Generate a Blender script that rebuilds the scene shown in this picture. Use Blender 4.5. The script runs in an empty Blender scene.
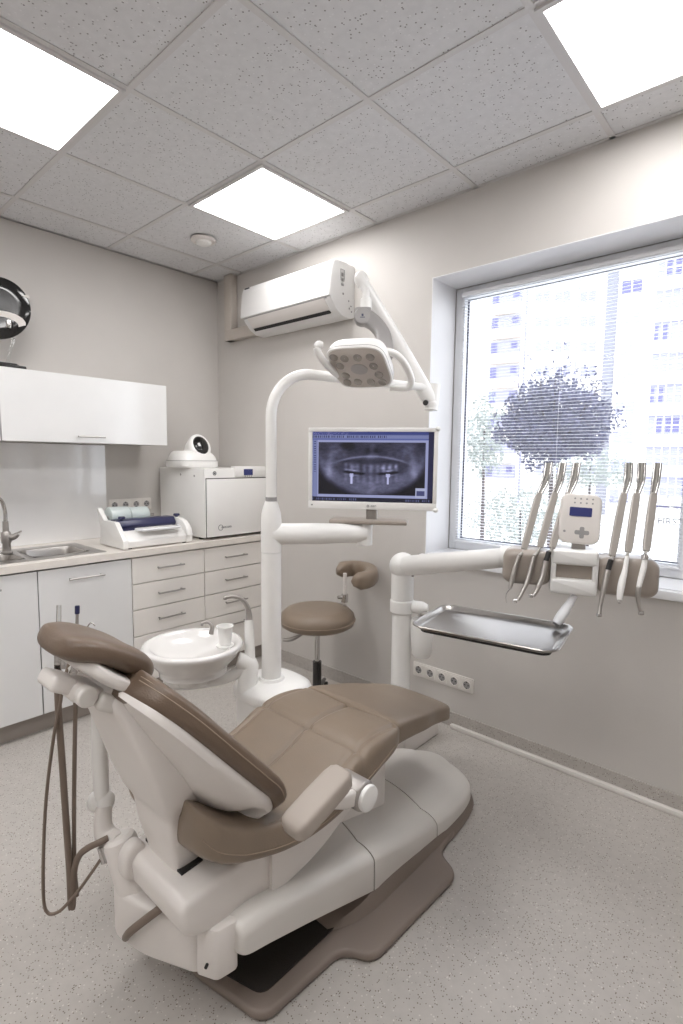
import bpy, bmesh, math, random
from mathutils import Vector, Matrix, noise
PI = math.pi
S = bpy.context.scene
COL = S.collection
random.seed(7)

# ------------------------------------------------------------------ camera
FPX = 530.11
CAMP = Vector((3.417, -2.399, 1.398))
yaw, pit, rol = 0.7318, -0.0983, 0.0114
cF = Vector((-math.sin(yaw)*math.cos(pit), math.cos(yaw)*math.cos(pit), math.sin(pit)))
_R = Vector((math.cos(yaw), math.sin(yaw), 0)); _U = _R.cross(cF)
cR = _R*math.cos(rol) + _U*math.sin(rol)
cU = -_R*math.sin(rol) + _U*math.cos(rol)
cam_d = bpy.data.cameras.new('camera'); cam = bpy.data.objects.new('camera', cam_d); COL.objects.link(cam)
cam_d.sensor_fit = 'VERTICAL'; cam_d.sensor_height = 36; cam_d.lens = FPX/1024*36
cam_d.clip_start = 0.02; cam_d.clip_end = 400
M = Matrix((cR, cU, -cF)).transposed().to_4x4(); M.translation = CAMP
cam.matrix_world = M
S.camera = cam

def ray(u, v): return cF + cR*((u-341.5)/FPX) - cU*((v-512)/FPX)
def at(u, v, t): return CAMP + ray(u, v)*t                 # point seen at (u, v), t metres deep
def on(u, v, ax, val):                                      # point of a world plane
    d = ray(u, v); return CAMP + d*((val-CAMP[ax])/d[ax])

# ------------------------------------------------------------------ materials
def lin(c):
    return tuple(((x/12.92) if x <= .04045 else ((x+.055)/1.055)**2.4) for x in c)
def mat(name, rgb, rough=.5, metal=0, bump=None, var=None, coat=0, trans=0, alpha=1, emit=None, spec=.5, sss=0):
    m = bpy.data.materials.new(name); m.use_nodes = True
    nt = m.node_tree; b = nt.nodes['Principled BSDF']
    c = (*lin([x/255 for x in rgb]), 1)
    b.inputs['Base Color'].default_value = c
    b.inputs['Roughness'].default_value = rough; b.inputs['Metallic'].default_value = metal
    b.inputs['Coat Weight'].default_value = coat; b.inputs['Transmission Weight'].default_value = trans
    b.inputs['Alpha'].default_value = alpha; b.inputs['Specular IOR Level'].default_value = spec
    if emit:
        b.inputs['Emission Color'].default_value = (*emit[0], 1); b.inputs['Emission Strength'].default_value = emit[1]
    tc = nt.nodes.new('ShaderNodeTexCoord')
    nz = nt.nodes.new('ShaderNodeTexNoise'); nz.inputs['Scale'].default_value = (var or (0, 6))[1]
    nt.links.new(tc.outputs['Object'], nz.inputs['Vector'])
    mx = nt.nodes.new('ShaderNodeMix'); mx.data_type = 'RGBA'
    k = (var or (.03, 6))[0]
    mx.inputs[6].default_value = tuple(x*(1-k) for x in c[:3])+(1,)
    mx.inputs[7].default_value = tuple(min(1, x*(1+k)) for x in c[:3])+(1,)
    nt.links.new(nz.outputs['Fac'], mx.inputs[0]); nt.links.new(mx.outputs[2], b.inputs['Base Color'])
    if bump:
        n2 = nt.nodes.new('ShaderNodeTexNoise'); n2.inputs['Scale'].default_value = bump[1]; n2.inputs['Detail'].default_value = 4
        nt.links.new(tc.outputs['Object'], n2.inputs['Vector'])
        bp = nt.nodes.new('ShaderNodeBump'); bp.inputs['Strength'].default_value = bump[0]; bp.inputs['Distance'].default_value = .004
        nt.links.new(n2.outputs['Fac'], bp.inputs['Height']); nt.links.new(bp.outputs['Normal'], b.inputs['Normal'])
    return m
def speckle(name, base, dark, light, scale, rough, bumpy=0, th=(.16, .12)):
    m = bpy.data.materials.new(name); m.use_nodes = True
    nt = m.node_tree; b = nt.nodes['Principled BSDF']; N = nt.nodes.new; L = nt.links.new
    tc = N('ShaderNodeTexCoord')
    def vor(s, thr):
        v = N('ShaderNodeTexVoronoi'); v.inputs['Scale'].default_value = s; L(tc.outputs['Object'], v.inputs['Vector'])
        sep = N('ShaderNodeSeparateColor'); L(v.outputs['Color'], sep.inputs[0])
        a = N('ShaderNodeMath'); a.operation = 'LESS_THAN'; L(v.outputs['Distance'], a.inputs[0]); a.inputs[1].default_value = .34
        c = N('ShaderNodeMath'); c.operation = 'LESS_THAN'; L(sep.outputs[0], c.inputs[0]); c.inputs[1].default_value = thr
        d = N('ShaderNodeMath'); d.operation = 'MULTIPLY'; L(a.outputs[0], d.inputs[0]); L(c.outputs[0], d.inputs[1])
        return d
    d1 = vor(scale, th[0]); d2 = vor(scale*.8, th[1])
    nz = N('ShaderNodeTexNoise'); nz.inputs['Scale'].default_value = 30; nz.inputs['Detail'].default_value = 6; L(tc.outputs['Object'], nz.inputs['Vector'])
    m0 = N('ShaderNodeMix'); m0.data_type = 'RGBA'; L(nz.outputs['Fac'], m0.inputs[0])
    B = lin([x/255 for x in base])
    m0.inputs[6].default_value = tuple(x*.88 for x in B)+(1,); m0.inputs[7].default_value = tuple(min(1, x*1.1) for x in B)+(1,)
    m1 = N('ShaderNodeMix'); m1.data_type = 'RGBA'; L(d1.outputs[0], m1.inputs[0]); L(m0.outputs[2], m1.inputs[6]); m1.inputs[7].default_value = (*lin([x/255 for x in dark]), 1)
    m2 = N('ShaderNodeMix'); m2.data_type = 'RGBA'; L(d2.outputs[0], m2.inputs[0]); L(m1.outputs[2], m2.inputs[6]); m2.inputs[7].default_value = (*lin([x/255 for x in light]), 1)
    L(m2.outputs[2], b.inputs['Base Color']); b.inputs['Roughness'].default_value = rough
    if bumpy:
        bp = N('ShaderNodeBump'); bp.invert = True; bp.inputs['Strength'].default_value = bumpy; bp.inputs['Distance'].default_value = .003
        L(d1.outputs[0], bp.inputs['Height']); L(bp.outputs['Normal'], b.inputs['Normal'])
    return m
WALL = mat('wall_paint', (202, 198, 194), .55, bump=(.08, 90))
REVEAL = mat('reveal_paint', (232, 232, 234), .5, bump=(.05, 90))
FLOOR = speckle('terrazzo_vinyl', (181, 176, 171), (118, 107, 98), (204, 200, 194), 180, .42, th=(.22, .10))
TILE = speckle('mineral_ceiling_tile', (216, 216, 218), (140, 138, 138), (224, 224, 226), 120, .9, .5, th=(.12, .1))
GRID = mat('ceiling_grid_metal', (206, 204, 204), .5)
WHITE = mat('white_plastic', (236, 235, 233), .28, coat=.15)
WHITE2 = mat('warm_white_plastic', (222, 217, 213), .33)
WHIP = mat('pale_grey_whip', (184, 178, 172), .3, .3)
NECK = mat('neck_grey', (150, 147, 146), .35)
ACWHITE = mat('air_conditioner_white', (222, 221, 220), .35)
SHROUD = mat('satin_grey_white_shell', (212, 208, 203), .3, coat=.1)
GLOSS = mat('gloss_white_laminate', (228, 228, 228), .14, coat=.3)
CARC = mat('cabinet_carcass', (206, 203, 200), .4)
DRAWER = mat('drawer_front_laminate', (234, 230, 225), .28)
BACKS = mat('backsplash_glass', (238, 237, 237), .08, coat=.5)
PLINTH = mat('grey_plinth', (152, 144, 137), .4)
WORKTOP = mat('pale_worktop', (226, 220, 213), .35, var=(.06, 40))
LEATHER = mat('taupe_leather', (130, 115, 100), .36, bump=(.16, 260), var=(.07, 14), spec=.5)
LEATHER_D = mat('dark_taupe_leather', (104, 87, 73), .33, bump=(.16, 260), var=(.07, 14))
STITCH = mat('stitch_thread', (150, 134, 118), .7)
TAUPE = mat('taupe_base_plastic', (124, 112, 104), .45, bump=(.1, 150))
TAUPE_H = mat('taupe_console_plastic', (158, 148, 139), .3, coat=.2)
ARMPAD = mat('beige_grey_pad', (168, 158, 149), .5)
BLACKMAT = mat('black_ribbed_rubber', (42, 37, 34), .8, bump=(.5, 300))
DARK = mat('dark_gap', (30, 28, 28), .6)
CHROME = mat('polished_steel', (200, 198, 196), .14, 1)
STEEL = mat('brushed_steel', (176, 172, 168), .28, 1, bump=(.04, 200))
SILVER = mat('silver_grey_paint', (165, 160, 156), .32, .5)
HOSE = mat('taupe_hose', (118, 104, 93), .5)
HOSE_G = mat('pale_grey_hose', (172, 168, 162), .4)
NAVY = mat('navy_plastic', (38, 40, 78), .35)
BLACKG = mat('black_gloss', (16, 15, 17), .12, coat=.5)
CLEAR = mat('clear_acrylic', (240, 242, 242), .03, trans=1)
GLASS = mat('window_glass', (250, 252, 252), 0, trans=0, alpha=.06)
FOIL = mat('clear_foil_roll', (196, 206, 205), .18, coat=.5)
PVC = mat('white_pvc', (232, 233, 236), .3)
GASKET = mat('grey_gasket', (92, 92, 104), .6)
SLAT = mat('blind_slat_enamel', (222, 223, 228), .35)
SCREEN_D = mat('dark_display', (40, 44, 86), .2, emit=((.03, .035, .11), .4))
PRINT = mat('dark_print', (62, 62, 70), .5)
PRINT_L = mat('grey_print', (150, 148, 148), .5)
PORCELAIN = mat('porcelain', (222, 220, 218), .1, coat=.6)
LENS = mat('lamp_lens', (150, 143, 136), .15, .3)
LEDFACE = mat('lamp_face', (190, 182, 175), .3)
LIGHT = mat('light_diffuser', (255, 255, 255), .5, emit=((1, .985, .975), 8.5))
SOCKETM = mat('socket_plastic', (222, 218, 213), .35)
TRUNK = mat('beige_trunking', (196, 188, 180), .5)
BARK = mat('bark', (70, 60, 60), .9)
LEAF = mat('dark_leaf', (66, 66, 92), .6, var=(.5, 3))
LEAF2 = mat('pale_leaf', (146, 152, 146), .6, var=(.4, 3))
FAC = mat('facade_render', (232, 230, 226), .8)
FAC2 = mat('facade_balcony', (238, 226, 214), .8)
FACG = mat('facade_shaded_grey', (128, 128, 138), .8)  # grey carries the shade on the block's side face
WIN_F = mat('far_window_glass', (96, 94, 140), .3)
WIN_L = mat('far_window_glass_pale', (150, 150, 178), .3)
GROUND = mat('pavement', (214, 212, 208), .9)

# ------------------------------------------------------------------ mesh tools
class MB:
    def __init__(s): s.bm = bmesh.new(); s.uvc = None
    def _add(s, verts, faces, mi=0):
        vs = [s.bm.verts.new(v) for v in verts]
        for f in faces:
            try:
                fc = s.bm.faces.new([vs[i] for i in f]); fc.smooth = True; fc.material_index = mi
            except ValueError: pass
        return vs
    def box(s, lo, hi, M=None, bev=0, seg=2, mi=0):
        b = bmesh.new(); bmesh.ops.create_cube(b, size=1)
        lo = Vector(lo); hi = Vector(hi)
        for v in b.verts:
            v.co = Vector(((lo[i]+hi[i])/2 + v.co[i]*(hi[i]-lo[i]) for i in range(3)))
        if bev: bmesh.ops.bevel(b, geom=list(b.edges), offset=bev, segments=seg, profile=.5, affect='EDGES')
        s._merge(b, M, mi); return s
    def _merge(s, b, M=None, mi=0):
        b.verts.ensure_lookup_table(); b.verts.index_update()
        vs = [(M @ v.co) if M is not None else v.co.copy() for v in b.verts]
        s._add(vs, [[v.index for v in f.verts] for f in b.faces], mi); b.free()
    def prism(s, out, z0, z1, M=None, bev=0, seg=2, mi=0):
        b = bmesh.new()
        bot = [b.verts.new((x, y, z0)) for x, y in out]; top = [b.verts.new((x, y, z1)) for x, y in out]
        n = len(out)
        b.faces.new(bot[::-1]); tf = b.faces.new(top)
        for i in range(n): b.faces.new((bot[i], bot[(i+1) % n], top[(i+1) % n], top[i]))
        bmesh.ops.recalc_face_normals(b, faces=b.faces)
        if bev:
            es = [e for e in b.edges if abs(e.verts[0].co.z-e.verts[1].co.z) < 1e-6]
            bmesh.ops.bevel(b, geom=es, offset=bev, segments=seg, profile=.5, affect='EDGES')
        s._merge(b, M, mi); return s
    def loft(s, rings, caps=True, mi=0, closed=False):
        n = len(rings[0]); vs = []; faces = []
        for r in rings: vs += [Vector(p) for p in r]
        m = len(rings)
        for i in range(m if closed else m-1):
            a = i*n; b = ((i+1) % m)*n
            for j in range(n): faces.append((a+j, a+(j+1) % n, b+(j+1) % n, b+j))
        if caps and not closed:
            faces.append(tuple(range(n))[::-1]); faces.append(tuple((m-1)*n+j for j in range(n)))
        s._add(vs, faces, mi); return s
    def tube(s, pts, r, seg=16, smooth=0, caps=True, mi=0, flat=None):
        pts = [Vector(p) for p in pts]
        rs = list(r) if isinstance(r, (list, tuple)) else [r]*len(pts)
        if smooth: pts, rs = crom(pts, rs, smooth)
        T = []
        for i in range(len(pts)):
            a = pts[max(0, i-1)]; b = pts[min(len(pts)-1, i+1)]; T.append((b-a).normalized())
        u = T[0].orthogonal().normalized(); rings = []
        for i, p in enumerate(pts):
            u = (u - T[i]*u.dot(T[i])).normalized(); w = T[i].cross(u)
            rings.append([p + (u*math.cos(2*PI*k/seg) + w*math.sin(2*PI*k/seg))*rs[i] for k in range(seg)])
        return s.loft(rings, caps, mi)
    def cyl(s, a, b, r0, r1=None, seg=28, mi=0, rnd=0):
        a = Vector(a); b = Vector(b); r1 = r0 if r1 is None else r1
        if rnd:
            d = (b-a).normalized(); L = (b-a).length; pts = []; rs = []
            for k in range(5):
                q = k/4*PI/2; pts.append(a+d*(rnd*(1-math.sin(q)))); rs.append(r0-rnd*(1-math.cos(q)))
            pts.reverse(); rs.reverse()
            pts = [a+d*(rnd*(1-math.cos(k/4*PI/2))) for k in range(5)]; rs = [r0-rnd*(1-math.sin(k/4*PI/2)) for k in range(5)]
            pts += [b-d*(rnd*(1-math.sin(k/4*PI/2))) for k in range(5)]; rs += [r1-rnd*(1-math.cos(k/4*PI/2)) for k in range(5)]
            return s.tube(pts, rs, seg, mi=mi)
        return s.tube([a, b], [r0, r1], seg, mi=mi)
    def lathe(s, prof, c, seg=40, M=None, mi=0, sx=1, sy=1):
        c = Vector(c); rings = []
        for r, z in prof:
            ring = [Vector((r*sx*math.cos(2*PI*k/seg), r*sy*math.sin(2*PI*k/seg), z)) for k in range(seg)]
            rings.append([(M @ p if M is not None else p)+c for p in ring])
        return s.loft(rings, prof[0][0] > 1e-5 or True, mi)
    def ball(s, c, r, sc=(1, 1, 1), M=None, mi=0, seg=24):
        b = bmesh.new(); bmesh.ops.create_uvsphere(b, u_segments=seg, v_segments=seg//2, radius=r)
        for v in b.verts: v.co = Vector((v.co.x*sc[0], v.co.y*sc[1], v.co.z*sc[2]))
        T = Matrix.Translation(Vector(c)) @ (M.to_4x4() if M is not None else Matrix.Identity(4))
        s._merge(b, T, mi); return s
    def build(s, name, mats, parent=None, sharp=38, bev=0, sub=0):
        bmesh.ops.recalc_face_normals(s.bm, faces=s.bm.faces)
        me = bpy.data.meshes.new(name)
        xs = [v.co for v in s.bm.verts]
        if parent is None:
            lo = Vector((min(v[i] for v in xs) for i in range(3))); hi = Vector((max(v[i] for v in xs) for i in range(3)))
            org = Vector(((lo.x+hi.x)/2, (lo.y+hi.y)/2, lo.z)); loc = org
        else:
            org = WP(parent); loc = Vector((0, 0, 0))
        for v in s.bm.verts: v.co -= org
        s.bm.to_mesh(me); s.bm.free()
        if not isinstance(mats, (list, tuple)): mats = [mats]
        for m in mats: me.materials.append(m)
        if not bev: me.set_sharp_from_angle(angle=math.radians(sharp))
        o = bpy.data.objects.new(name, me); COL.objects.link(o); o.location = loc
        if parent is not None: o.parent = parent
        if bev:
            md = o.modifiers.new('bevel', 'BEVEL'); md.width = bev; md.segments = 3; md.limit_method = 'ANGLE'; md.angle_limit = math.radians(40); md.harden_normals = True
        if sub:
            md = o.modifiers.new('subdiv', 'SUBSURF'); md.levels = sub; md.render_levels = sub
        return o
def WP(o):
    p = Vector(o.location)
    while o.parent: o = o.parent; p += o.location
    return p
def crom(pts, rs, n):
    op = []; orr = []; m = len(pts)
    for i in range(m-1):
        p0, p1, p2, p3 = pts[max(0, i-1)], pts[i], pts[i+1], pts[min(m-1, i+2)]
        r0, r1, r2, r3 = rs[max(0, i-1)], rs[i], rs[i+1], rs[min(m-1, i+2)]
        for k in range(n):
            t = k/n; a = (2*t**3-3*t*t+1); b = t**3-2*t*t+t; c = -2*t**3+3*t*t; d = t**3-t*t
            op.append(p1*a + (p2-p0)*.5*b + p2*c + (p3-p1)*.5*d); orr.append(r1*a + (r2-r0)*.5*b + r2*c + (r3-r1)*.5*d)
    op.append(pts[-1]); orr.append(rs[-1]); return op, orr
def interp(tab, n):                     # Catmull-Rom through rows of numbers
    rows = [Vector(r) for r in tab]; out, _ = crom(rows, [0]*len(rows), n); return out
def sell(n, a, b, e=4.0):               # superellipse ring in 2D
    out = []
    for k in range(n):
        q = 2*PI*(k+.5)/n; c = math.cos(q); s_ = math.sin(q)
        out.append((a*math.copysign(abs(c)**(2/e), c), b*math.copysign(abs(s_)**(2/e), s_)))
    return out
def rrect(w, h, r, n=6, cx=0, cy=0):
    out = []
    for (sx, sy, a0) in ((1, 1, 0), (-1, 1, 90), (-1, -1, 180), (1, -1, 270)):
        for k in range(n+1):
            q = math.radians(a0+90*k/n); out.append((cx+sx*(w/2-r)+r*math.cos(q), cy+sy*(h/2-r)+r*math.sin(q)))
    return out
def rpoly(pts, r, n=5):                 # polygon with rounded corners
    out = []; m = len(pts)
    for i in range(m):
        p = Vector(pts[i]); a = Vector(pts[i-1]); b = Vector(pts[(i+1) % m])
        rr = min(r, (a-p).length*.45, (b-p).length*.45)
        s0 = p+(a-p).normalized()*rr; s1 = p+(b-p).normalized()*rr
        for k in range(n+1):
            t = k/n; q = s0*(1-t)**2 + p*2*t*(1-t) + s1*t*t; out.append((q.x, q.y))
    return out
def frame(o, x, y, z):
    m = Matrix((Vector(x), Vector(y), Vector(z))).transposed().to_4x4(); m.translation = Vector(o); return m
def tag(o, label=None, cat=None, group=None, kind=None):
    if label: o['label'] = label
    if cat: o['category'] = cat
    if group: o['group'] = group
    if kind: o['kind'] = kind
    return o
def thing(name, loc, label, cat, group=None):
    o = bpy.data.objects.new(name, None); COL.objects.link(o); o.location = loc; o.empty_display_size = .05
    return tag(o, label, cat, group)
def struct_empty(name, loc):
    o = bpy.data.objects.new(name, None); COL.objects.link(o); o.location = loc; o['kind'] = 'structure'; return o
def struct(name, mb, m, parent=None, **k):
    o = mb.build(name, m, parent, **k)
    if parent is None: o['kind'] = 'structure'
    return o
def dup(o, parent=None, loc=None, label=None):
    c = o.copy(); COL.objects.link(c)
    if parent is not None: c.parent = parent
    if loc is not None: c.location = loc
    if label: c['label'] = label
    for ch in [x for x in bpy.data.objects if x.parent == o]: dup(ch, c)
    return c
def text(name, body, size, M, m, parent, align='CENTER', ext=.0004, shear=0):
    cu = bpy.data.curves.new(name, 'FONT'); cu.body = body; cu.size = size; cu.extrude = ext; cu.align_x = align; cu.align_y = 'CENTER'; cu.shear = shear
    to = bpy.data.objects.new('tmp', cu); COL.objects.link(to)
    bpy.context.view_layer.update()
    me = bpy.data.meshes.new_from_object(to.evaluated_get(bpy.context.evaluated_depsgraph_get()))
    bpy.data.objects.remove(to)
    me.transform(M); org = WP(parent); me.transform(Matrix.Translation(-org))
    me.materials.clear(); me.materials.append(m); me.name = name
    o = bpy.data.objects.new(name, me); COL.objects.link(o); o.parent = parent; return o
#SECTION_ROOM
# ------------------------------------------------------------------ room shell
H = 2.69; XR = 4.6; YF = -5.0
WX0, WX1, WZ0, WZ1 = 1.87, 3.58, .90, 2.33
struct('floor', MB().box((-.12, YF-.12, -.1), (XR+.12, .36, 0)), FLOOR)
struct('wall_left', MB().box((-.12, YF, 0), (0, .36, H)), WALL)
mb = MB()
mb.box((0, 0, 0), (WX0, .36, H)); mb.box((WX1, 0, 0), (XR, .36, H)); mb.box((WX0, 0, WZ1), (WX1, .36, H)); mb.box((WX0, 0, 0), (WX1, .36, WZ0-.001))
struct('wall_back', mb, WALL)
struct('wall_right', MB().box((XR, YF, 0), (XR+.12, .36, H)), WALL)
struct('wall_front', MB().box((-.12, YF-.12, 0), (XR+.12, YF, H)), WALL)
# reveal lining of the window opening
mb = MB()
mb.box((WX0, 0.0, WZ0), (WX0+.004, .23, WZ1)); mb.box((WX1-.004, 0.0, WZ0), (WX1, .23, WZ1)); mb.box((WX0+.004, 0.0, WZ1-.004), (WX1-.004, .23, WZ1))
struct('trim_1', mb, REVEAL)
# suspended ceiling: slabs set in a T-bar grid
gx = [0] + [.3036+.6*i for i in range(9)]; gx = [g for g in gx if g < XR-.02] + [XR]
gy = [0] + [-(.218+.6*j) for j in range(9)]; gy = [g for g in gy if g > YF+.02] + [YF]
LIT = {(2, 1), (2, 3), (5, 1), (5, 3), (2, 5), (5, 5), (2, 7), (5, 7)}  # rear rows: unseen panels added to brighten the low walls and cabinets
tiles = MB(); grid = MB()
for i in range(len(gx)-1):
    for j in range(len(gy)-1):
        if (i, j) in LIT: continue
        tiles.box((gx[i]+.004, gy[j+1]+.004, H+.004), (gx[i+1]-.004, gy[j]-.004, H+.020))
for g in gx: grid.box((max(0, g-.012), YF, H), (min(XR, g+.012), 0, H+.0035)); 
for g in gy: grid.box((0, max(YF, g-.012), H+.0004), (XR, min(0, g+.012), H+.0036))
grid.box((0, -.018, H-.0), (XR, 0, H+.003)); grid.box((0, YF, H-.0), (.018, 0, H+.003))
tiles.box((-.12, YF-.12, H+.06), (XR+.12, .36, H+.12))
struct('ceiling', tiles, TILE); struct('trim_2', grid, GRID)
for n, (i, j) in enumerate(sorted(LIT)):
    x0, x1, y1, y0 = gx[i], gx[i+1], gy[j], gy[j+1]
    lab = {(2, 1): 'square ceiling light panel above the split air conditioner, farthest from the sink', (2, 3): 'square ceiling light panel at upper left over the sink side of the room',
           (5, 1): 'square ceiling light panel at upper right nearest the window', (5, 3): 'square ceiling light panel outside the photo, above the instrument tray side', (2, 5): 'square ceiling light panel added unseen for fill, second behind the sink', (5, 5): 'square ceiling light panel added unseen for fill, above the camera', (2, 7): 'square ceiling light panel added unseen for fill, last on the sink side', (5, 7): 'square ceiling light panel added unseen for fill, last on the window side'}[(i, j)]
    t = thing('ceiling_light', ((x0+x1)/2, (y0+y1)/2, H-.006), lab, 'ceiling light', 'square light panels in the ceiling')
    fr = MB()
    for a, b in (((x0+.008, y0+.008), (x1-.008, y0+.026)), ((x0+.008, y1-.026), (x1-.008, y1-.008)), ((x0+.008, y0+.026), (x0+.026, y1-.026)), ((x1-.026, y0+.026), (x1-.008, y1-.026))):
        fr.box((*a, H-.008), (*b, H+.02))
    fr.build('light_frame', GRID, t)
    MB().box((x0+.024, y0+.024, H-.003), (x1-.024, y1-.024, H+.012)).build('diffuser', LIGHT, t)
t = thing('smoke_detector', (.604, -.518, H-.03), 'small round white smoke detector on the ceiling tile', 'smoke detector')
MB().lathe([(.001, -.002), (.07, -.002), (.074, -.008), (.07, -.016), (.056, -.02), (.055, -.02)], (.604, -.518, H-.0)).build('detector_base', WHITE2, t)
MB().lathe([(.001, -.036), (.03, -.036), (.042, -.03), (.046, -.019), (.001, -.019)], (.604, -.518, H)).build('sensor_head', WHITE, t)

# skirting: terrazzo upturn, pale cable trunking at its foot
struct('baseboard_back', MB().box((.62, -.006, 0), (XR-.006, 0, .078)), FLOOR)
struct('baseboard_right', MB().box((XR-.006, YF, 0), (XR, 0, .078)), FLOOR)
t = MB().box((2.07, -.03, 0), (XR-.01, -.0065, .022), bev=.004).build('cable_trunking', SOCKETM)
tag(t, 'long narrow white cable trunking on the floor at the window wall', 'trunking')

# ------------------------------------------------------------------ window
win = struct_empty('window_1', ((WX0+WX1)/2, .23, WZ0))
fo = .04; mxx = 3.045
mb = MB()
A0, A1, B0, B1 = WX0+.005, WX1-.005, WZ0+.005, WZ1-.005
FY0, FY1 = .235, .305
for lo, hi in (((A0, B0), (A0+fo, B1)), ((A1-fo, B0), (A1, B1)), ((A0+fo, B0), (A1-fo, B0+fo)), ((A0+fo, B1-fo), (A1-fo, B1)), ((mxx-.03, B0+fo), (mxx+.03, B1-fo))):
    mb.box((lo[0], FY0, lo[1]), (hi[0], FY1, hi[1]), bev=.004)
mb.build('window_frame', PVC, win)
sashes = ((A0+fo, mxx-.03), (mxx+.03, A1-fo))
for (a, b) in sashes:
    mb = MB(); w = .022; z0, z1 = B0+fo, B1-fo
    for lo, hi in (((a, z0), (a+w, z1)), ((b-w, z0), (b, z1)), ((a+w, z0), (b-w, z0+w)), ((a+w, z1-w), (b-w, z1))):
        mb.box((lo[0], FY0-.012, lo[1]), (hi[0], FY1-.012, hi[1]), bev=.004)
    sash = mb.build('window_sash', PVC, win)
    mb = MB()
    for lo, hi in (((a+w, z0+w), (a+w+.007, z1-w)), ((b-w-.007, z0+w), (b-w, z1-w)), ((a+w, z0+w), (b-w, z0+w+.005)), ((a+w, z1-w-.005), (b-w, z1-w))):
        mb.box((lo[0], .255, lo[1]), (hi[0], .262, hi[1]))
    mb.build('gasket', GASKET, sash)
    MB().box((a+w+.001, .264, z0+w+.001), (b-w-.001, .270, z1-w-.001)).build('window_pane', GLASS, sash)
# faint lettering on the pane, as far as it can be read
M_ = frame((2.95, .2635, 1.145), (1, 0, 0), (0, 0, 1), (0, -1, 0))
text('window_lettering', 'FIRST', .042, M_, PRINT_L, win)
mb = MB()
sq = [(2.70, 1.20), (2.715, 1.235), (2.70, 1.25), (2.69, 1.235), (2.72, 1.215), (2.75, 1.225), (2.76, 1.205), (2.775, 1.225), (2.79, 1.205), (2.81, 1.225), (2.83, 1.205), (2.85, 1.225), (2.87, 1.21), (2.885, 1.225), (2.89, 1.25), (2.90, 1.21), (2.92, 1.215), (2.935, 1.26), (2.935, 1.21), (2.955, 1.23), (2.945, 1.215), (2.975, 1.205)]
mb.tube([(x, .2625, z) for x, z in sq], .0016, 6, smooth=4).build('window_lettering', PRINT_L, win)
sill = MB(); sill.box((WX0-.02, -.03, WZ0-.036), (WX1+.02, -.0005, WZ0+.0), bev=.004); sill.box((WX0+.0045, -.002, WZ0-.0), (WX1-.0045, .234, WZ0+.004))
sill.build('window_sill', PVC, win)
# venetian blinds clipped to the sashes
labs = ['fine white venetian blind over the wide left sash of the window', 'narrow white venetian blind on the far right sash of the window']
for k, (a, b) in enumerate(sashes):
    t = thing('venetian_blind', ((a+b)/2, .205, B0+.05), labs[k], 'blind')
    z0, z1 = B0+.055, B1-.06; y = .205; a0, b0 = a+.02, b-.012
    MB().box((a0-.004, y-.012, z1), (b0+.004, y+.012, z1+.022), bev=.003).build('headrail', PVC, t)
    MB().box((a0, y-.009, z0-.008), (b0, y+.009, z0+.002), bev=.003).build('bottom_rail', PVC, t)
    mb = MB(); n = int((z1-z0)/.0155)
    for i in range(n):
        z = z0+.0155*(i+.7); hw = .0078; dz = .0007
        vs = [(x, y+s*hw, z+s*dz*1.0+(0 if s else .0012)) for x in (a0, b0) for s in (-1, 0, 1)]
        mb._add([Vector(v) for v in vs] + [Vector(v)-Vector((0, 0, .0003)) for v in vs], [(0, 1, 4, 3), (1, 2, 5, 4), (6, 9, 10, 7), (7, 10, 11, 8), (0, 3, 9, 6), (2, 8, 11, 5)])
    mb.build('slats', SLAT, t, sharp=180)
    for xx in (a0+.09, (a0+b0)/2, b0-.09) if k == 0 else (a0+.09, b0-.09):
        MB().cyl((xx, y-.0085, z0), (xx, y-.0085, z1), .0006, seg=6).build('ladder_cord', PVC, t)

# ------------------------------------------------------------------ things on the walls
def socket_strip(o, X, n, label):
    # X: direction along the wall, N: out of the wall
    N = Vector((0, 0, 1)).cross(X) * -1
    t = thing('socket_strip', o, label, 'power sockets')
    w = .0735
    F = frame(o, X, (0, 0, 1), N*1.0)
    F = frame(o, X, N*-1, (0, 0, 1)) if False else frame(o, X, Vector((0, 0, 1)), X.cross(Vector((0, 0, 1))))
    MB().prism(rrect(w*n, .078, .006, 4, w*n/2, 0), 0.0005, .008, F, bev=.002).build('frame', SOCKETM, t)
    for i in range(n):
        G = F @ Matrix.Translation((w*(i+.5), 0, .008))
        mb = MB(); mb.prism(rrect(w-.012, .062, .004), -.0005, .002, G, bev=.0008)
        rg = []
        for r, z in ((.0235, .002), (.0235, .0045), (.021, .0045), (.020, .0025)):
            rg.append([G @ Vector((r*math.cos(2*PI*k/28), r*math.sin(2*PI*k/28), z)) for k in range(28)])
        mb.loft(rg, False)
        s = mb.build('socket', SOCKETM, t)
        mb = MB()
        mb.prism([(.0195*math.cos(2*PI*k/28), .0195*math.sin(2*PI*k/28)) for k in range(28)], .0018, .0024, G)
        pit_ = mb.build('socket_well', PRINT_L, s)
        mb = MB()
        for dx in (-.0095, .0095): mb.cyl(G @ Vector((dx, 0, .002)), G @ Vector((dx, 0, .0034)), .0034, seg=10)
        for sgn in (-1, 1): mb.box((-.003, sgn*.0165-.003, .002), (.003, sgn*.0165+.003, .0036), G)
        mb.build('pin_holes', DARK, s)
    return t
socket_strip(Vector((1.818, 0, .252)), Vector((1, 0, 0)), 5, 'row of five white sockets low on the wall under the window')
socket_strip(Vector((0, -.86, 1.085)), Vector((0, 1, 0)), 4, 'row of four white sockets above the worktop behind the pouch sealer')

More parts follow.
